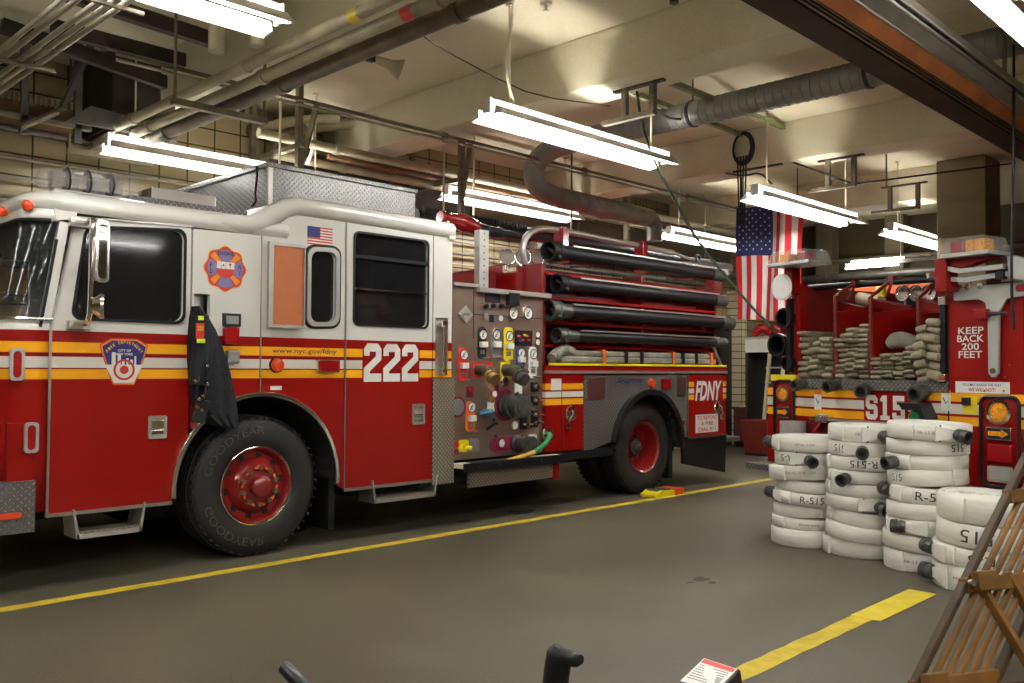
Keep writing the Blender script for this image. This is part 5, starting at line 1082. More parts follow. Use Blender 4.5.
# lettering
for s, (u, v, w_) in zip(('KEEP', 'BACK', '200', 'FEET'), ((971, 330.5, 25), (970.5, 338.5, 26), (970.5, 346.5, 17), (970.5, 354.5, 23))):
    p = loc(u, v, 0)
    text_mesh(s, lambda a, b, d, p=p: (p.x + a, -.001 - d, p.z + b), w_ * .0085, .055, off=.012, m='white_label', parent=rp_)
p = loc(982, 387.5); MB().plate([(p.x - .22, p.z - .045), (p.x + .22, p.z - .045), (p.x + .22, p.z + .045), (p.x - .22, p.z + .045)], (), rs(), .003).build('bumper_sticker', 'white_label', rp_)
text_mesh('YOU MAY KNOW THE WAY', lambda a, b, d: (p.x + a, -.003 - d, p.z + .02 + b), .32, .022, off=.01, m='decal_navy', parent=rp_); text_mesh('WE WILL NOT!', lambda a, b, d: (p.x + a, -.003 - d, p.z - .018 + b), .22, .03, off=.02, m='decal_red', parent=rp_)
p0 = loc(864, 410); p1 = loc(905, 410); numerals('S15', p0.x + .02, p1.x, 1.035, 1.25, rs(), rear, 'white_label', 1.0)
MB().box(p0.x - .0, p1.x + .03, -.0009, 0, 1.02, 1.30).build('numeral_field', 'red_paint', rear)
# tail lamp clusters
def cluster(xc, z0, z1, w, lab):
    c = MB().plate(rrect(xc - w / 2, xc + w / 2, z0, z1, .06, 4), (), rs(), .012).build('tail_lamp_cluster', 'red_paint', S, label=lab)
    MB().tube([(a, -.02, b) for a, b in rrect(xc - w / 2, xc + w / 2, z0, z1, .06, 4) + [rrect(xc - w / 2, xc + w / 2, z0, z1, .06, 4)[0]]], .014, seg=8).build('lamp_guard', 'black_metal', c, smooth=True)
    h = (z1 - z0); zz = z1 - h * .17; r = w * .33
    MB().ring((xc, -.012, zz), (0, -1, 0), [(0, r), (.03, r), (.03, r * .78), (.01, r * .74)], 26).build('lamp_bezel', 'chrome', c, smooth=True); MB().ring((xc, -.02, zz), (0, -1, 0), [(0, r * .75), (.02, r * .6), (.025, 0)], 24).build('amber_lamp', 'amber_lens', c, smooth=True)
    zz = z1 - h * .41; MB().box(xc - w * .34, xc + w * .34, -.04, -.012, zz - h * .075, zz + h * .075, bev=.008).build('lamp_bezel', 'chrome', c)
    MB().plate([(xc - w * .26, zz - .018), (xc + w * .08, zz - .018), (xc + w * .08, zz - .034), (xc + w * .27, zz), (xc + w * .08, zz + .034), (xc + w * .08, zz + .018), (xc - w * .26, zz + .018)], (), rs(-.04), .006).build('arrow_lamp', 'amber_lens', c); MB().box(xc - w * .30, xc + w * .30, -.042, -.038, zz - h * .058, zz + h * .058).build('lamp_lens', 'amber_lens' if False else 'decal_black', c)
    zz = z1 - h * .63; MB().box(xc - w * .32, xc + w * .32, -.035, -.012, zz - h * .10, zz + h * .10, bev=.01).build('red_lamp', 'red_lens', c)
    zz = z1 - h * .86; MB().box(xc - w * .32, xc + w * .32, -.035, -.012, zz - h * .09, zz + h * .09, bev=.02).build('reverse_lamp', 'clear_lens', c); MB().box(xc - w * .28, xc + w * .28, -.022, -.012, zz - h * .07, zz + h * .07, bev=.01).build('lamp_reflector', 'silver_label', c)
    return c
cluster(.01, .58, 1.27, .30, 'right tail lamp cluster in a black guard'); cluster(-2.13, .62, 1.36, .24, 'left tail lamp cluster in a black guard')
MB().box(-2.30, -1.98, -.02, .05, 1.36, 1.42).build('yellow_cap', 'yellow_label', S)
# bumper, tail board, hitch parts
MB().box(XL - .02, XR + .05, -.28, .0, .50, .56, bev=.01).build('tail_board', 'diamond', S); MB().box(-1.9, -.5, -.02, .0, .62, .98).build('roll_door', 'red_shaded', S)
MB().box(-1.62, -.85, -.04, -.0, 1.0, 1.02).build('grab_bar', 'alu', S)
p = loc(828, 417); MB().box(p.x - .07, p.x + .07, -.1, 0, .98, 1.06, bev=.02).box(p.x - .16, p.x - .05, -.06, -.03, .995, 1.02).build('chrome_latch', 'chrome', S)
MB().tube([(p.x - .02, -.05, 1.0), (p.x - .14, -.12, .80)], .03, flat=(.05, .01)).build('red_stay', 'red_lens', S)
for u, m in ((818, 'white_label'), (946, 'white_label')):
    q = loc(u, 400); sgn = MB().box(q.x - .04, q.x + .04, -.004, 0, q.z - .09, q.z + .08).build('safety_label', 'white_label', rear); MB().box(q.x - .04, q.x + .04, -.0055, -.003, q.z + .055, q.z + .08).build('label_header', 'orange_label', sgn); MB().tube([(q.x - .02, -.006, q.z + .02), (q.x, -.006, q.z - .03), (q.x + .02, -.006, q.z - .01)], .004, seg=4).build('label_pictogram', 'ink', sgn)
q = loc(970, 405); MB().box(q.x - .06, q.x + .06, -.004, 0, q.z - .07, q.z + .07).build('yellow_label', 'yellow_label', rear); MB().box(q.x - .05, q.x + .01, -.04, -.004, q.z + .0, q.z + .06, bev=.005).build('black_switch', 'black_plastic', rear)
# black hood with green cap
q = loc(922, 411); MB().plate([(q.x - .12, q.z + .07), (q.x + .09, q.z + .07), (q.x + .15, q.z - .06), (q.x + .09, q.z - .07), (q.x + .06, q.z + .01), (q.x - .08, q.z + .01)], (), rs(), .16).build('black_hood', 'black_metal', S, bevel=.006)
MB().ring((q.x + .01, -.06, q.z - .05), (0, -1, -.1), [(-.06, .07), (.03, .07), (.06, .05), (.06, 0)], 20).build('green_cap', 'green_plastic', S, smooth=True)
MB().ring((-1.93, -.12, .72), (0, 0, 1), [(0, .12), (.26, .12), (.26, .11), (.02, .11)], 24).build('grey_canister', 'grey_paint', S, smooth=True, label='grey bucket shaped canister under the left side')
# light bars on posts
def lightbar(x0, x1, z0, z1, y, lab, mods, post):
    sh = (x1 - x0) * .12; x0 += sh * 1.0; x1 -= sh * 1.3; z0 += .01; z1 -= .01
    l = MB().plate([(x0 + .02, z0), (x1 - .02, z0), (x1, z0 + .03), (x1 - .05, z1), (x0 + .05, z1), (x0, z0 + .03)], (), rs(y), .30).build('light_bar', 'clear_plastic', S, label=lab, bevel=.01)
    MB().box(x0, x1, y - .31, y + .01, z0 - .012, z0 + .02, bev=.006).build('bar_base', 'grey_paint', l)
    for f0, f1, m in mods:
        MB().box(x0 + (x1 - x0) * f0, x0 + (x1 - x0) * f1, y - .25, y - .12, z0 + .025, z1 - .02, bev=.01).build('lamp_module', m, l)
    MB().box(*post).build('bar_post', 'red_paint', l)
a = loc(772, 262, -.1); b_ = loc(830, 265, -.1)
lightbar(a.x, b_.x, 2.455, 2.60, .05, 'left light bar with amber and red lamps', ((.2, .42, 'amber_lens'), (.62, .8, 'red_lens')), (-2.06, -1.97, -.08, .03, 2.2, 2.50))
a = loc(944, 258, -.1); b_ = loc(1012, 258, -.1)
lightbar(a.x, b_.x, 2.355, 2.515, .05, 'right light bar with red and amber lamps', ((.13, .40, 'red_lens'), (.44, .60, 'amber_lens'), (.62, .84, 'amber_lens')), (-.40, -.30, -.2, -.05, 2.1, 2.36))
MB().plate([(-.38, 2.25), (-.30, 2.25), (.06, 2.345), (-.38, 2.345)], (), rs(-.05), .1).build('bar_gusset', 'red_paint', S)
# ladder lift linkage
lk = MB(); lk.tube([(-.34, -.16, 2.29), (-.2, -.18, 2.25), (.14, -.16, 2.255)], .022, flat=(.02, .018)); lift = lk.build('ladder_lift', 'grey_paint', S, label='grey steel ladder lift linkage')
MB().tube([(-.33, -.12, 2.20), (-.18, -.14, 2.18), (.16, -.13, 2.20)], .022, flat=(.02, .018)).build('link_bar', 'grey_paint', lift); MB().tube([(-.36, -.1, 2.33), (-.34, -.1, 2.17)], .03, flat=(.02, .03)).build('link_bar', 'grey_paint', lift)
MB().tube([(-.42, -.1, 2.22), (-.50, -.1, 2.19), (-.54, -.08, 2.26)], .018, seg=8).build('hook_end', 'grey_paint', lift); MB().tube([(-.52, -.1, 2.21), (-.36, -.12, 2.17)], .022, seg=8).build('link_joint', 'black_metal', lift)
MB().plate([(.17, 2.17), (.45, 2.08), (.45, 2.24), (.22, 2.33), (.16, 2.33)], (), rs(-.08), .08).build('lift_bracket', 'grey_paint', lift, bevel=.006)
q0 = loc(995, 312); 
MB().plate([(-.34, 2.13), (-.34, 2.03), (-.13, 2.03), (-.08, 2.0), (-.06, 1.9), (-.06, 1.45), (-.035, 1.42), (-.005, 1.42), (.02, 1.45), (.03, 1.92), (.09, 2.02), (.42, 2.05), (.42, 2.15), (.1, 2.14)], (), rs(-.02), .03).build('lift_arm', 'grey_paint', lift, bevel=.005)
MB().ring((-.02, -.05, 1.47), (0, -1, 0), [(0, .022), (.012, .02)], 12).build('arm_bolt', 'rust', lift)
MB().box(-.14, -.04, -.10, -.02, 1.87, 1.95, bev=.01).build('arm_clamp', 'red_lens', lift); MB().cyl((-.04, -.07, 1.91), (.12, -.07, 1.91), .013).build('arm_pin', 'black_metal', lift)
MB().plate(rrect(.17, .33, 2.065, 2.12, .026, 4), (), rs(-.05), .02).build('marker_lamp', 'red_lens', lift); MB().box(.08, .14, -.18, -.12, 2.16, 2.22).build('pad', 'black_rubber', lift)
MB().cyl((-.37, -.1, 2.22), (.1, -.1, 2.10), .012).bm.free()
for X in (-.30, -.22, -.12): MB().ring((X, -.03, 2.135), (0, -1, 0), [(0, .03), (.02, .025), (.02, 0)], 12).build('lift_fitting', 'chrome', lift, smooth=True)
for u in (903, 916, 929): 
    q = loc(u, 293, .7); MB().ring(q, (0, -1, 0), [(-.06, 0), (-.05, .05), (0, .075), (.012, .075), (.012, .06), (.004, .05), (.004, 0)], 22).build('flood_lamp', 'chrome', S, smooth=True)
    MB().cyl(q + Vector((0, .03, -.05)), (q.x, q.y + .03, 2.0), .012).build('lamp_stem', 'chrome', S)
for u, v in ((1005, 377), (985, 391), (1004, 391), (1010, 365)): MB().ring(loc(u, v, 0), (0, -1, 0), [(0, .009), (.004, .008)], 8).build('panel_bolt', 'chrome', rp_)
for X in (XL + .1, XR - .1): 
    MB().ring((X + (.2 if X < 0 else -.2), 1.9, .5), (1, 0, 0), [(-.14, .3), (-.15, .45), (-.12, .5), (.12, .5), (.15, .45), (.14, .3)], 32).build('wheel', 'tire', S, smooth=True)
# suction hoses slung on the left side (ends visible)
for k, (u, v, r, lab) in enumerate(((783, 318, .10, 'upper black suction hose end beside the tan hose bed'), (776, 345, .115, 'middle black suction hose end, largest, left of the hose bed'), (786, 363, .07, 'small lower black suction hose end left of the hose bed'))):
    q = loc(u, v, -.05); w0 = O5 + lx * q.x + ly * q.y + Vector((0, 0, q.z))
    t = thing('suction_hose', lab, 'hose', tuple(w0), 'suction hoses on the rescue truck')
    MB().ring(w0, ly, [(0, r * .8), (0, r), (.06, r), (.07, r * .9), (.18, r * .9), (.19, r * .75), (2.6, r * .75)], 24, capa=False).ring(w0, ly, [(0, r * .8), (.3, r * .75), (.3, 0)], 24, capa=False).build('hose_tube', 'black_rubber', t, smooth=True)
# canvas roll and gear on top
def W5(p): return O5 + lx * p[0] + ly * p[1] + Vector((0, 0, p[2]))
t = thing('canvas_roll', 'long tan canvas roll lying across the top of the hose bed', 'canvas roll', tuple(W5((-2.0, 1.2, 2.3))))
MB().tube([W5(loc(796, 292, 1.0)), W5(loc(830, 295, .98)), W5(loc(880, 302, .95))], [.09, .085, .06], seg=16, smooth=2).build('roll', 'canvas', t, smooth=True)
t = thing('equipment_crate', 'orange red bench behind the hose bed of the rescue truck', 'crate', tuple(W5((-1.2, 2.6, 2.2)))); MB().box(-1.9, -.3, 0, .3, 0, .25).bm.free()
b = MB(); 
for (x0, x1, y0, y1, z0, z1) in ((loc(828, 290, 2.6).x, loc(936, 290, 2.6).x, 2.6, 2.9, 2.10, loc(880, 286, 2.6).z),):
    m4 = Matrix(((lx.x, ly.x, 0, O5.x), (lx.y, ly.y, 0, O5.y), (0, 0, 1, 0), (0, 0, 0, 1))); b.box(x0, x1, y0, y1, z0, z1, m4, .01)
b.build('crate_body', 'orange_panel', t)
q = W5(loc(881, 300, 1.1)); t = thing('yellow_canister', 'small yellow canister standing on top of the hose bed', 'canister', tuple(q)); MB().ring(q, (0, 0, 1), [(0, .05), (.13, .05), (.16, .03), (.17, .03), (.17, 0)], 16).build('canister_body', 'yellow_label', t, smooth=True)
t = thing('black_bag', 'black arched bag lying on the hose bed beside the yellow canister', 'bag', tuple(W5((-.75, .9, 2.1))))
MB().loft([[W5((loc(890, 303, yy).x + .36 * s, yy, loc(905, 308, yy).z + .12 * math.sin(PI * s))) for s in [i / 10 for i in range(11)]] for yy in (.8, 1.1)], closed=True, cap0=True, cap1=True).build('bag_body', 'black_rubber', t)
# folded hose loads
fm = None
def fold_mesh():
    b = MB(); P_ = []
    prof = [(-.5, -.18), (-.46, -.42), (-.3, -.5), (.3, -.5), (.46, -.42), (.5, -.18), (.5, .18), (.46, .42), (.3, .5), (-.3, .5), (-.46, .42), (-.5, .18)]
    L = []
    for y, s in ((0, .55), (.03, .85), (.09, 1.0), (.4, .97), (1, 1.0)): L.append([(x * (1 if y > .05 else .96), y, z * s) for x, z in prof])
    b.loft(L, cap0=True, cap1=True); o = b.build('fold', 'hose_tan', None, smooth=True); me = o.data; bpy.data.objects.remove(o); return me
fm = fold_mesh()
def load(lab, x0, x1, cols, z0, tops, tilt=0, depth=.7, gap=.0, y0=.02, hh=.045, m=None):
    t = thing('hose_load', lab, 'hose', tuple(W5(((x0 + x1) / 2, y0, z0))), 'folded hose loads in the bed', rz=R5, local=True)
    cw = (x1 - x0) / cols
    for c in range(cols):
        z = z0; k = 0; top = tops[c] if isinstance(tops, (list, tuple)) else tops
        while z < top:
            h = hh * random.uniform(.82, 1.2); o = bpy.data.objects.new('hose_fold', fm); C.objects.link(o); o.parent = t
            sg = (1 if c % 2 == 0 else -1) * tilt
            o.location = (x0 + cw * (c + .5) - (x0 + x1) / 2 + random.uniform(-.006, .006), random.uniform(-.05, .04), z - z0 + h / 2 + (c % 2) * hh * .4 + abs(tilt) * .0); o.scale = (cw * random.uniform(.90, .96), depth, h * .98); o.rotation_euler = (0, sg + random.uniform(-.07, .07), random.uniform(-.05, .05)); z += h * (.98); k += 1
    return t
BZ = 1.385
load('tangled tan folded hose in the leftmost bay of the truck bed', -1.98, -1.59, 3, BZ, (1.80, 1.72, 1.76), .06, .6, hh=.055)
load('tan hose folded in three columns in the second bay from the left', -1.54, -1.21, 3, BZ, (1.77, 1.80, 1.86), .03, .6, hh=.046)
load('low tan hose load in four columns under the grey bundle', -1.16, -.745, 4, BZ, (1.58, 1.60, 1.60, 1.64), 0, .5, hh=.040)
load('tall grey tan hose load of thick folds in the rightmost bay', -.70, -.465, 2, BZ - .03, (1.84, 1.86), -.24, .4, hh=.072, y0=-.05)
t = thing('nozzle_bundle', 'grey wrapped bundle lying on the low hose load in the third bay', 'bundle', tuple(W5((-.9, .15, 1.66))))
MB().tube([W5((-1.03, .10, 1.70)), W5((-.95, .08, 1.74)), W5((-.84, .10, 1.72)), W5((-.74, .14, 1.67))], [.05, .075, .065, .05], seg=14, smooth=2).build('bundle_wrap', 'hose_grey', t, smooth=True)
# couplings lying at the foot of each bay
for k, (u, v, r, lab) in enumerate(((797, 385, .052, 'leftmost dark hose coupling at the foot of the hose bed'), (829, 386, .055, 'second dark hose coupling at the foot of the hose bed'), (862, 391, .058, 'third dark hose coupling drooping from the hose bed'), (917, 394, .07, 'large dark hose coupling under the rightmost bay'))):
    q = W5(loc(u, v, -.10)); t = thing('hose_coupling', lab, 'hose coupling', tuple(q), 'couplings at the foot of the hose bed'); d = (ly * -1 + lx * (.3 if k == 2 else -.1) + Vector((0, 0, -.25))).normalized()
    MB().ring(q - d * .14, d, [(0, r * .7), (.05, r * .85), (.08, r), (.12, r * .9), (.13, r), (.18, r), (.18, r * .75), (.10, r * .7), (.10, 0)], 22).build('coupling_body', 'coupling', t, smooth=True)
# ================================================================ stacked white hose rolls
def roll_mesh(hand=1):
    b = MB(); n = 40; turns = 11; r0 = .035; tt = (1 - r0 / .27) / turns * .27; V = []
    for i in range(turns * n + 1):
        a = hand * 2 * PI * i / n; r = r0 + tt * i / n; c, s = math.cos(a), math.sin(a); z0 = .004 * math.sin(a * 1.3 + i * .01); ro = r + tt * .93
        row = [(r, .05 + z0), (r + tt * .25, z0), (ro - tt * .4, z0), (ro, .07 + z0), (ro, .93 + z0), (ro - tt * .4, 1 + z0), (r + tt * .25, 1 + z0), (r, .95 + z0)]
        V.append([b.bm.verts.new((q * c, q * s, z)) for q, z in row])
    for p, q in zip(V[:-1], V[1:]):
        for k in range(8): b.bm.faces.new((p[k], p[(k + 1) % 8], q[(k + 1) % 8], q[k]))
    b.bm.faces.new(V[0]); b.bm.faces.new(V[-1]); o = b.build('r', 'hose_white', None, smooth=True); me = o.data; me.set_sharp_from_angle(angle=math.radians(18)); bpy.data.objects.remove(o); return me
RM = [roll_mesh(1), roll_mesh(-1)]
ORD = ['topmost', 'second from top', 'third from top', 'fourth from top', 'fifth from top', 'sixth from top', 'seventh from top', 'eighth from top', 'ninth from top']
def stack(cx, cy, uc, hw, rows, name, R=.27):
    """rows top to bottom: (height, lateral shift, tilt, coupling(x,-1..1 / None, mode), text or None)"""
    tot = sum(r[0] for r in rows); z = tot; face = math.atan2(-cx, cy)  # local -y looks at the camera
    rz = math.atan2(cy, cx) - PI / 2
    for i, (h, sh, tilt, cpl, txt) in enumerate(rows):
        z -= h
        bits = 'with dark coupling' if cpl else ('with black lettering' if txt else 'plain')
        pos = ORD[i] if i < len(rows) - 1 else 'bottom'
        t = thing('hose_roll', 'white rolled hose %s, %s of the %s stack' % (bits, pos, name), 'hose', (cx + sh * math.cos(rz), cy + sh * math.sin(rz), z), 'white rolled hoses stacked on the floor', rz=rz, local=True)
        t.rotation_euler = (tilt * .6, tilt, rz)
        k = random.uniform(.94, 1.05) * R / .27; t.location.x += random.uniform(-.012, .012); t.location.y += random.uniform(-.018, .018); o = bpy.data.objects.new('roll', RM[i % 2]); C.objects.link(o); o.parent = t; o.scale = (k, k, h * .96); o.rotation_euler = (0, 0, random.uniform(-1.2, -.2) if i % 2 else random.uniform(3.4, 4.4)); Ro = .27 * k
        if cpl:
            x, kind = cpl; th = math.asin(max(-1, min(1, x))); zc = h * .5; rr = .047 if h < .15 else .052
            n_ = Vector((math.sin(th), -math.cos(th), 0)); tg = Vector((math.cos(th), math.sin(th), 0)) * (1 if kind != 'L' else -1)
            d = (n_ * .95 + tg * (.28 if kind == 'S' else 0) + Vector((0, 0, -.15))).normalized() if kind != 'L' else (tg * .9 + n_ * .25).normalized()
            base = n_ * (Ro - .01) + Vector((0, 0, zc))
            MB().loft([[base - tg * .14 + Vector((0, 0, s * h * .45)) + n_ * e for s, e in ((-1, 0), (1, 0), (1, .012), (-1, .012))], [base + d * .0 + Vector((0, 0, s * rr * .8)) + n_ * e for s, e in ((-1, -.0), (1, -.0), (.8, .03), (-.8, .03))], [base + d * .04 + Vector((0, 0, s * rr * .8)) + n_ * e for s, e in ((-1, -.02), (1, -.02), (.8, .035), (-.8, .035))]], cap0=True, cap1=True).build('hose_tail', 'hose_white', t, smooth=True)
            MB().ring(base + d * .02 + n_ * .015, d, [(0, rr * .85), (.02, rr), (.04, rr), (.045, rr * .88), (.055, rr * .88), (.06, rr * 1.05), (.10, rr * 1.05), (.10, rr * .78), (.04, rr * .7), (.04, 0)], 22).build('coupling', 'coupling', t, smooth=True)
            if kind == 'S':
                th2 = th - .35; MB().loft([[(math.sin(th2 + e) * (Ro + .004), -math.cos(th2 + e) * (Ro + .004), zz) for zz in (0, h)] for e in (-.02, .02)], closed=False).build('strap', 'ink', t, solid=.003)
        if txt:
            s, x, w_, hh, flip, m = txt; th = math.asin(x)
            def fn(a, b, d, th=th, flip=flip, h=h, Ro=Ro):
                if flip: a, b = -a, -b
                an = th + a / Ro; return ((Ro + .0035 + d) * math.sin(an), -(Ro + .0035 + d) * math.cos(an), h * .5 + b)
            text_mesh(s, fn, w_, hh, m=m, parent=t, t=.0006, off=0.0)
N_ = None; FT = 'SET 06-13 SER'
stack(7.2, 3.59, 806, 30, [(.125, .01, 0, (-.97, 'L'), (FT, -.1, .16, .018, 0, 'ink_soft')), (.115, .0, .0, (.05, 'S'), ('R-5', -.62, .12, .055, 1, 'ink')), (.125, .0, -.05, N_, ('MADE IN THE USA', -.2, .30, .018, 0, 'ink_soft')), (.095, .01, .03, N_, ('SET 13', .6, .10, .018, 0, 'ink_soft')), (.10, .0, .05, (-.97, 'L'), ('R-515', .12, .19, .055, 0, 'ink')), (.115, .0, -.03, N_, N_), (.09, -.01, .03, N_, ('PAN AMER', .1, .16, .018, 1, 'ink_soft')), (.145, -.01, 0, N_, N_)], 'leftmost')
stack(7.11, 3.06, 862, 31, [(.13, .01, .02, (.45, 'S'), ('SET 06', -.0, .12, .018, 0, 'ink_soft')), (.115, .0, .02, (.0, 'F'), ('R-515', -.55, .18, .06, 1, 'ink')), (.11, .01, 0, N_, ('R-515', -.05, .20, .055, 1, 'ink')), (.10, 0, 0, (-.42, 'F'), N_), (.105, .01, .02, N_, N_), (.105, 0, .02, (.38, 'S'), N_), (.115, .01, .10, N_, N_), (.115, -.01, .08, N_, N_), (.14, -.01, 0, N_, N_)], 'second')
stack(6.94, 2.52, 926, 33, [(.12, .03, .03, (.55, 'S'), (FT, -.15, .22, .02, 0, 'ink_soft')), (.11, .02, .0, N_, ('515', .75, .12, .055, 1, 'ink')), (.11, .03, 0, (-.75, 'F'), N_), (.125, .02, -.06, N_, ('515', -.75, .10, .05, 0, 'ink')), (.12, .01, .04, (-.93, 'L'), ('R-515', .12, .24, .062, 0, 'ink')), (.115, -.01, .0, N_, ('R-', .55, .09, .06, 0, 'ink')), (.115, 0, 0, (-.45, 'L'), ('R', .5, .04, .06, 0, 'ink')), (.12, -.01, .05, N_, ('S', -.8, .04, .05, 0, 'ink')), (.15, -.02, -.03, N_, (FT, -.3, .25, .02, 0, 'ink_soft'))], 'third')
stack(6.60, 2.03, 974, 40, [(.175, .015, .04, N_, N_), (.16, .0, .06, N_, ('515', -.15, .20, .085, 1, 'ink')), (.13, -.01, .06, (-.93, 'L'), ('R-5', .1, .16, .06, 1, 'ink')), (.17, -.01, 0, (-.90, 'L'), ('MADE IN USA', -.1, .26, .022, 0, 'ink_soft'))], 'nearest, rightmost', .28)
# ================================================================ flag
def flag():
    t = thing('national_flag', 'large stars and stripes flag hanging vertically from above in the aisle', 'flag', (10.6, 5.8, 3.66))
    NX = 52; NZ = 30; W_ = .96; H_ = 1.50; b = bmesh.new(); y1 = 6.27; V = {}
    def P3(i, j, off=0.):
        s = i / NX; q = j / NZ; fold = .035 * math.sin(s * 15 + q * 1.5) * (.4 + s) + .05 * math.sin(s * 6) * s
        return Vector((10.6 + fold - off, y1 - s * W_ * (1 - .03 * q) + .012 * math.sin(q * 5 + s * 6) , 3.64 - q * H_ - .03 * s - .05 * s * s))
    for i in range(NX + 1):
        for j in range(NZ + 1): V[i, j] = b.verts.new(P3(i, j))
    for i in range(NX):
        for j in range(NZ):
            f = b.faces.new((V[i, j], V[i + 1, j], V[i + 1, j + 1], V[i, j + 1])); st = i // 4; canton = st < 7 and j < NZ * .41
            f.material_index = 2 if canton else (0 if st % 2 == 0 else 1); f.smooth = True
    for r_ in range(11):
        for c_ in range(9):
            if (r_ + c_) % 2: continue
            s = (c_ + 1) / 10 * 7 / 13; q = (r_ + 1) / 12 * .41; vs_ = []
            c0 = P3(s * NX, q * NZ, .004)
            for k in range(10):
                rr = .017 if k % 2 == 0 else .007; a = PI / 2 + k * PI / 5; vs_.append(b.verts.new(c0 + Vector((0, rr * math.cos(a), rr * math.sin(a)))))
            f = b.faces.new(vs_); f.material_index = 1
    me = bpy.data.meshes.new('flag_cloth'); b.to_mesh(me); b.free(); o = bpy.data.objects.new('flag_cloth', me); C.objects.link(o)
    for m in ('flag_red', 'flag_white', 'flag_blue'): me.materials.append(M[m])
    o.parent = t; o.location = -Vector(t.location)
    MB().cyl((10.62, 6.32, 3.66), (10.62, 5.22, 3.62), .012).build('flag_rod', 'strut', t)
    for y in (6.2, 5.4): MB().cyl((10.62, y, 3.65), (10.62, y, CEIL), .006, seg=6).build('flag_wire', 'black_metal', t)
flag()
# ================================================================ wooden slatted ladder frame, lower right
t = thing('wooden_ladder', 'brown varnished wooden slatted ladder leaning at the lower right edge', 'ladder', (4.3, 1.6, 0))
p0 = oZ(0, 908, 697); p1 = oX(5.05, 1012, 486); wd = Vector((.62, -.30, .0)).normalized(); al = (p1 - p0); p1 = p0 + al * 1.18; al = p1 - p0; nrm = al.cross(wd).normalized()
def bar(a, b_, w_, h_, name, m='wood', bev=.006):
    d = (b_ - a); L = d.length; d.normalize(); e = wd if abs(d.dot(wd)) < .8 else al.normalized(); e = (e - d * e.dot(d)).normalized(); g = d.cross(e)
    mt = Matrix((e, g, d)).transposed().to_4x4(); mt.translation = a; o = MB().box(-w_ / 2, w_ / 2, -h_ / 2, h_ / 2, 0, L, mt, bev).build(name, m, t); return o
Wd = .50
bar(p0, p1, .028, .05, 'side_rail', 'wood_dark'); bar(p0 + wd * Wd, p1 + wd * Wd, .028, .05, 'side_rail', 'wood_dark')
for k in range(5):
    q = wd * (.10 + .075 * k); bar(p0 + q + al * .04, p1 + q, .022, .03, 'slat', 'wood')
for s in (.03, .42, .80): bar(p0 + al * s - wd * .0, p0 + al * s + wd * Wd, .07, .05, 'cross_piece', 'wood')
for s in (.045, .435): bar(p0 + al * s + wd * .01 - nrm * .055, p0 + al * s + wd * .13 - nrm * .055, .09, .05, 'corner_block', 'wood')
q1 = p0 + wd * .28 + Vector((.55, -.35, 0)); h1 = p0 + al * .46
for k in range(3):
    bar(q1 + wd * (.02 + .2 * k) - Vector((.22, -.1, 0)), h1 + wd * (.04 + .2 * k) , .03, .05, 'rear_leg', 'wood')
bar(q1 - Vector((.22, -.1, 0)), q1 + wd * .5 - Vector((.22, -.1, 0)), .04, .05, 'foot_rail', 'wood_dark'); bar(p0 + wd * .04, q1 + wd * .5 - Vector((.22, -.1, 0)) , .03, .05, 'foot_rail', 'wood_dark')
for s in (.43, .93):
    q = p0 + al * s - nrm * .05; MB().cyl(q - nrm * .012, q + nrm * .012, .016).build('bolt', 'steel', t)
# ================================================================ machine peeking over the bottom edge
def at(u, v, dist): d = (_f + _r * ((u - CX) / F) - _u * ((v - CY) / F)); return Vector((0, 0, CAMH)) + d * dist
t = thing('floor_machine', 'black machine whose handgrip, lever and warning label box poke above the bottom edge', 'machine', (.9, .9, 0))
bq = at(512, 1010, 1.25); MB().obox((bq.x + .05, bq.y, .30), (.42, .5, .60), Matrix.Rotation(TH, 3, 'Z'), .03).build('machine_body', 'black_plastic', t)
g0 = at(550, 720, 1.15); g1 = at(559, 656, 1.15)
MB().tube([at(545, 900, 1.2), g0, g0.lerp(g1, .6), g1 + (g0 - g1) * .04, g1 + (g1 - g0) * .06, g1 + (g1 - g0) * .12 + _r * .002], [.014, .0155, .0168, .0172, .0165, .011], seg=20, smooth=1).build('hand_grip', 'black_rubber', t, smooth=True)
g2 = at(577, 659, 1.13); MB().tube([g1 + (g2 - g1) * .2, g1 + (g2 - g1) * .75, g2, g2 + (g2 - g1) * .22], [.0125, .0105, .0105, .006], seg=16, smooth=1).build('thumb_knob', 'black_plastic', t, smooth=True)
MB().tube([at(284, 667, 1.3), at(300, 683, 1.28), at(360, 760, 1.25), at(470, 960, 1.25)], [.010, .012, .012, .012], seg=12, smooth=1).build('control_lever', 'black_plastic', t, smooth=True)
# label box
c = [at(704, 659, 1.35), at(737, 670, 1.33), at(716, 692, 1.22), at(680, 682, 1.24)]; dn = Vector((0, 0, -.12))
MB().loft([[p + (p - sum(c, Vector()) / 4) * .14 for p in c], [p + (p - sum(c, Vector()) / 4) * .25 + dn * .25 for p in c], [p + (p - sum(c, Vector()) / 4) * .25 + dn for p in c]], cap0=True, cap1=True).build('control_box', 'black_plastic', t, bevel=.003)
nn = (c[1] - c[0]).cross(c[3] - c[0]).normalized(); nn = nn if nn.z > 0 else -nn
def quad(a, b_, a2, b2, off, m, name):
    def P4(x, y): return c[0].lerp(c[1], x).lerp(c[3].lerp(c[2], x), y) + nn * off
    b = MB(); v0 = [b.bm.verts.new(P4(x, y)) for x, y in ((a, a2), (b_, a2), (b_, b2), (a, b2))]; b.bm.faces.new(v0); return b.build(name, m, t)
quad(0, 1, 0, 1, .0015, 'white_label', 'warning_label'); quad(.03, .97, .03, .2, .002, 'red_label', 'label_header')
for k in range(7): quad(.06, .62 if k > 3 else .9, .27 + k * .09, .30 + k * .09, .002, 'ink_soft', 'label_text_line')
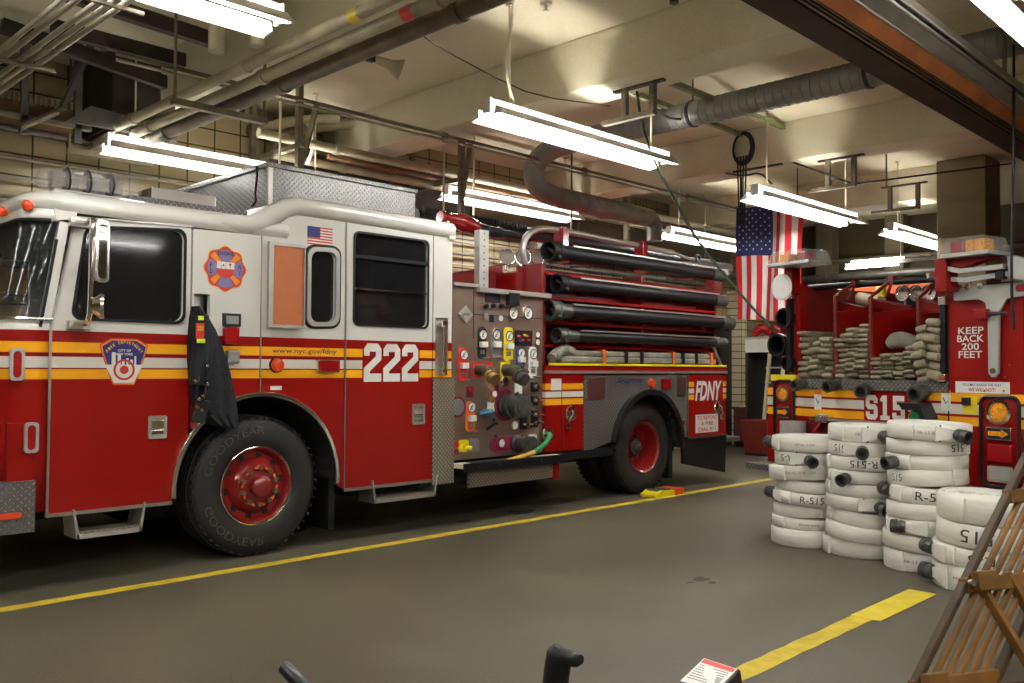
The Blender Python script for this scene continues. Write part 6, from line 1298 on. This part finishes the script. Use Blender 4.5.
quad(.70, .90, .52, .85, .002, 'silver_label', 'label_pictogram')
pp_ = (c[0] + c[2]) / 2; MB().cyl((pp_.x, pp_.y, .5), (pp_.x, pp_.y, pp_.z - .1), .02).build('box_stem', 'black_metal', t)
hb = at(545, 900, 1.2); MB().cyl((hb.x, hb.y, .5), hb, .018).cyl((bq.x, bq.y, .5), at(470, 960, 1.25), .012).build('lever_stem', 'black_metal', t)
# ================================================================ things at the far end
def box_thing(name, label, cat, b_, m, part, bev=.006): 
    t = thing(name, label, cat, ((b_[0] + b_[1]) / 2, (b_[2] + b_[3]) / 2, b_[4])); MB().box(*b_, bev=bev).build(part, m, t); return t
q = oX(15.0, 727, 330); 
t = box_thing('desk', 'dark red desk with papers beside the tail of the engine', 'desk', (14.95, 15.5, 7.9, 8.95, .72, .76), 'desk', 'desk_top')
MB().box(14.98, 15.01, 7.95, 8.9, .1, .72).build('front_panel', 'desk', t); MB().box(14.98, 15.48, 7.92, 7.95, 0, .72).build('side_panel', 'desk', t); MB().box(14.98, 15.48, 8.9, 8.93, 0, .72).build('side_panel', 'desk', t)
for k in range(4): tag(MB().obox((15.15 + .08 * (k % 2), 8.75 - .21 * k, .775), (.28, .17, .03), Matrix.Rotation(.3 * k, 3, 'Z')).build('paper_pile', 'white_label'), ('leftmost', 'second', 'third', 'rightmost')[k] + ' pile of white papers lying on the dark red desk', 'papers', 'papers on the desk')
def farbin():
    c_ = oZ(0, 761, 449); x, y = c_.x * .93, c_.y * .93; t = thing('waste_bin', 'dark red tapered bin standing on the floor left of the rescue truck', 'bin', (x, y, 0))
    L = []
    for z, s in ((.04, .20), (.60, .255)): L.append([(x + a * s, y + b * s, z) for a, b in ((-1, -1), (1, -1), (1, 1), (-1, 1))])
    L += [[(x + a * .235, y + b * .235, .60) for a, b in ((-1, -1), (1, -1), (1, 1), (-1, 1))], [(x + a * .18, y + b * .18, .08) for a, b in ((-1, -1), (1, -1), (1, 1), (-1, 1))]]
    MB().loft(L, cap0=True, cap1=True).build('bin_body', 'bin_red', t, bevel=.01); MB().box(x - .2, x + .2, y - .2, y + .2, 0, .04).build('bin_foot', 'black_plastic', t)
farbin()
# wall features at the far end
p = oY(9.25, 718, 300); q = oY(9.25, 740.5, 400)
d_ = struct(MB().box(p.x, q.x, 9.2, 9.3, 0, 2.35).build('door_1', 'black_plastic'))
p = oX(XB, 749, 335); q = oX(XB, 766, 335)
t = thing('red_shelf', 'red equipment shelf with a white board, behind the suction hoses of the rescue truck', 'shelf', (14.6, 7.2, 0))
a = oX(14.6, 745, 318); b_ = oX(14.6, 790, 318)
MB().box(14.6, 14.9, b_.y, a.y, 2.02, 2.06).build('shelf_board', 'alu', t); MB().box(14.6, 14.62, b_.y, a.y, 1.78, 2.02).build('white_board', 'white_label', t)
for y in (a.y - .03, b_.y): MB().box(14.62, 14.9, y, y + .04, 0, 2.02).build('shelf_upright', 'brown_dark', t)
MB().box(14.9, 14.93, b_.y, a.y, 0, 2.0).build('shelf_back', 'dark', t)
for k in range(3):
    tag(MB().tube([(14.62 + .1 * k, a.y - .15 - .25 * k, 2.10), (14.7, a.y - .3 - .25 * k, 2.25), (14.72, a.y - .45 - .2 * k, 2.11)], [.06, .10, .06], seg=10, smooth=2).build('red_bag', 'red_lens', smooth=True), ('leftmost', 'middle', 'rightmost')[k] + ' red bag lying on the shelf below the flag', 'bag', 'red bags on the shelf')
t = thing('folding_ladder', 'narrow tan ladder leaning upright left of the rescue truck', 'ladder', (14.3, 7.2, 0))
a0 = oX(14.4, 764, 408); a1 = oX(14.4, 767, 345)
for dy in (0, -.28): MB().tube([(14.3, a0.y + dy, 0), (14.5, a1.y + dy, 1.75)], .02, flat=(.02, .035)).build('ladder_rail', 'canvas', t)
for k in range(6): MB().cyl((14.33 + .03 * k, a0.y - .0, .2 + .26 * k), (14.33 + .03 * k, a0.y - .28, .2 + .26 * k), .016).build('rung', 'alu', t)
# shelf box with orange-brown clutter at the far left
p = oY(9.0, 0, 195); tag(MB().box(1.0, 2.95, 8.95, 9.3, 2.38, 2.46).build('wall_ledge', 'black_plastic'), 'black ledge on the tiled wall behind the cab windshield', 'ledge')
tag(MB().box(1.0, 2.9, 9.2, 9.3, 2.15, 2.38).build('notice_strip', 'gold'), 'yellow brown strip on the tiled wall behind the cab windshield', 'sign')
tag(MB().box(1.9, 2.25, 9.12, 9.3, 2.95, 3.15, bev=.02).build('junction_box', 'cream'), 'cream junction box on the tiled wall at the left edge', 'box')
# ================================================================ camera, world
cam = bpy.data.cameras.new('camera'); co = bpy.data.objects.new('camera', cam); C.objects.link(co)
cam.sensor_width = 36; cam.lens = F / 1024 * 36; cam.clip_start = .05
mw_ = Matrix((_r, _u, -_f)).transposed().to_4x4(); mw_.translation = Vector((0, 0, CAMH)); co.matrix_world = mw_
bpy.context.scene.camera = co
w = bpy.data.worlds.new('world'); bpy.context.scene.world = w; w.use_nodes = True
w.node_tree.nodes['Background'].inputs[0].default_value = (.9, .8, .62, 1); w.node_tree.nodes['Background'].inputs[1].default_value = .04
vs = bpy.context.scene.view_settings; vs.view_transform = 'Standard'; vs.look = 'None'; vs.gamma = 1; vs.use_curve_mapping = False
vs.exposure = 0.92
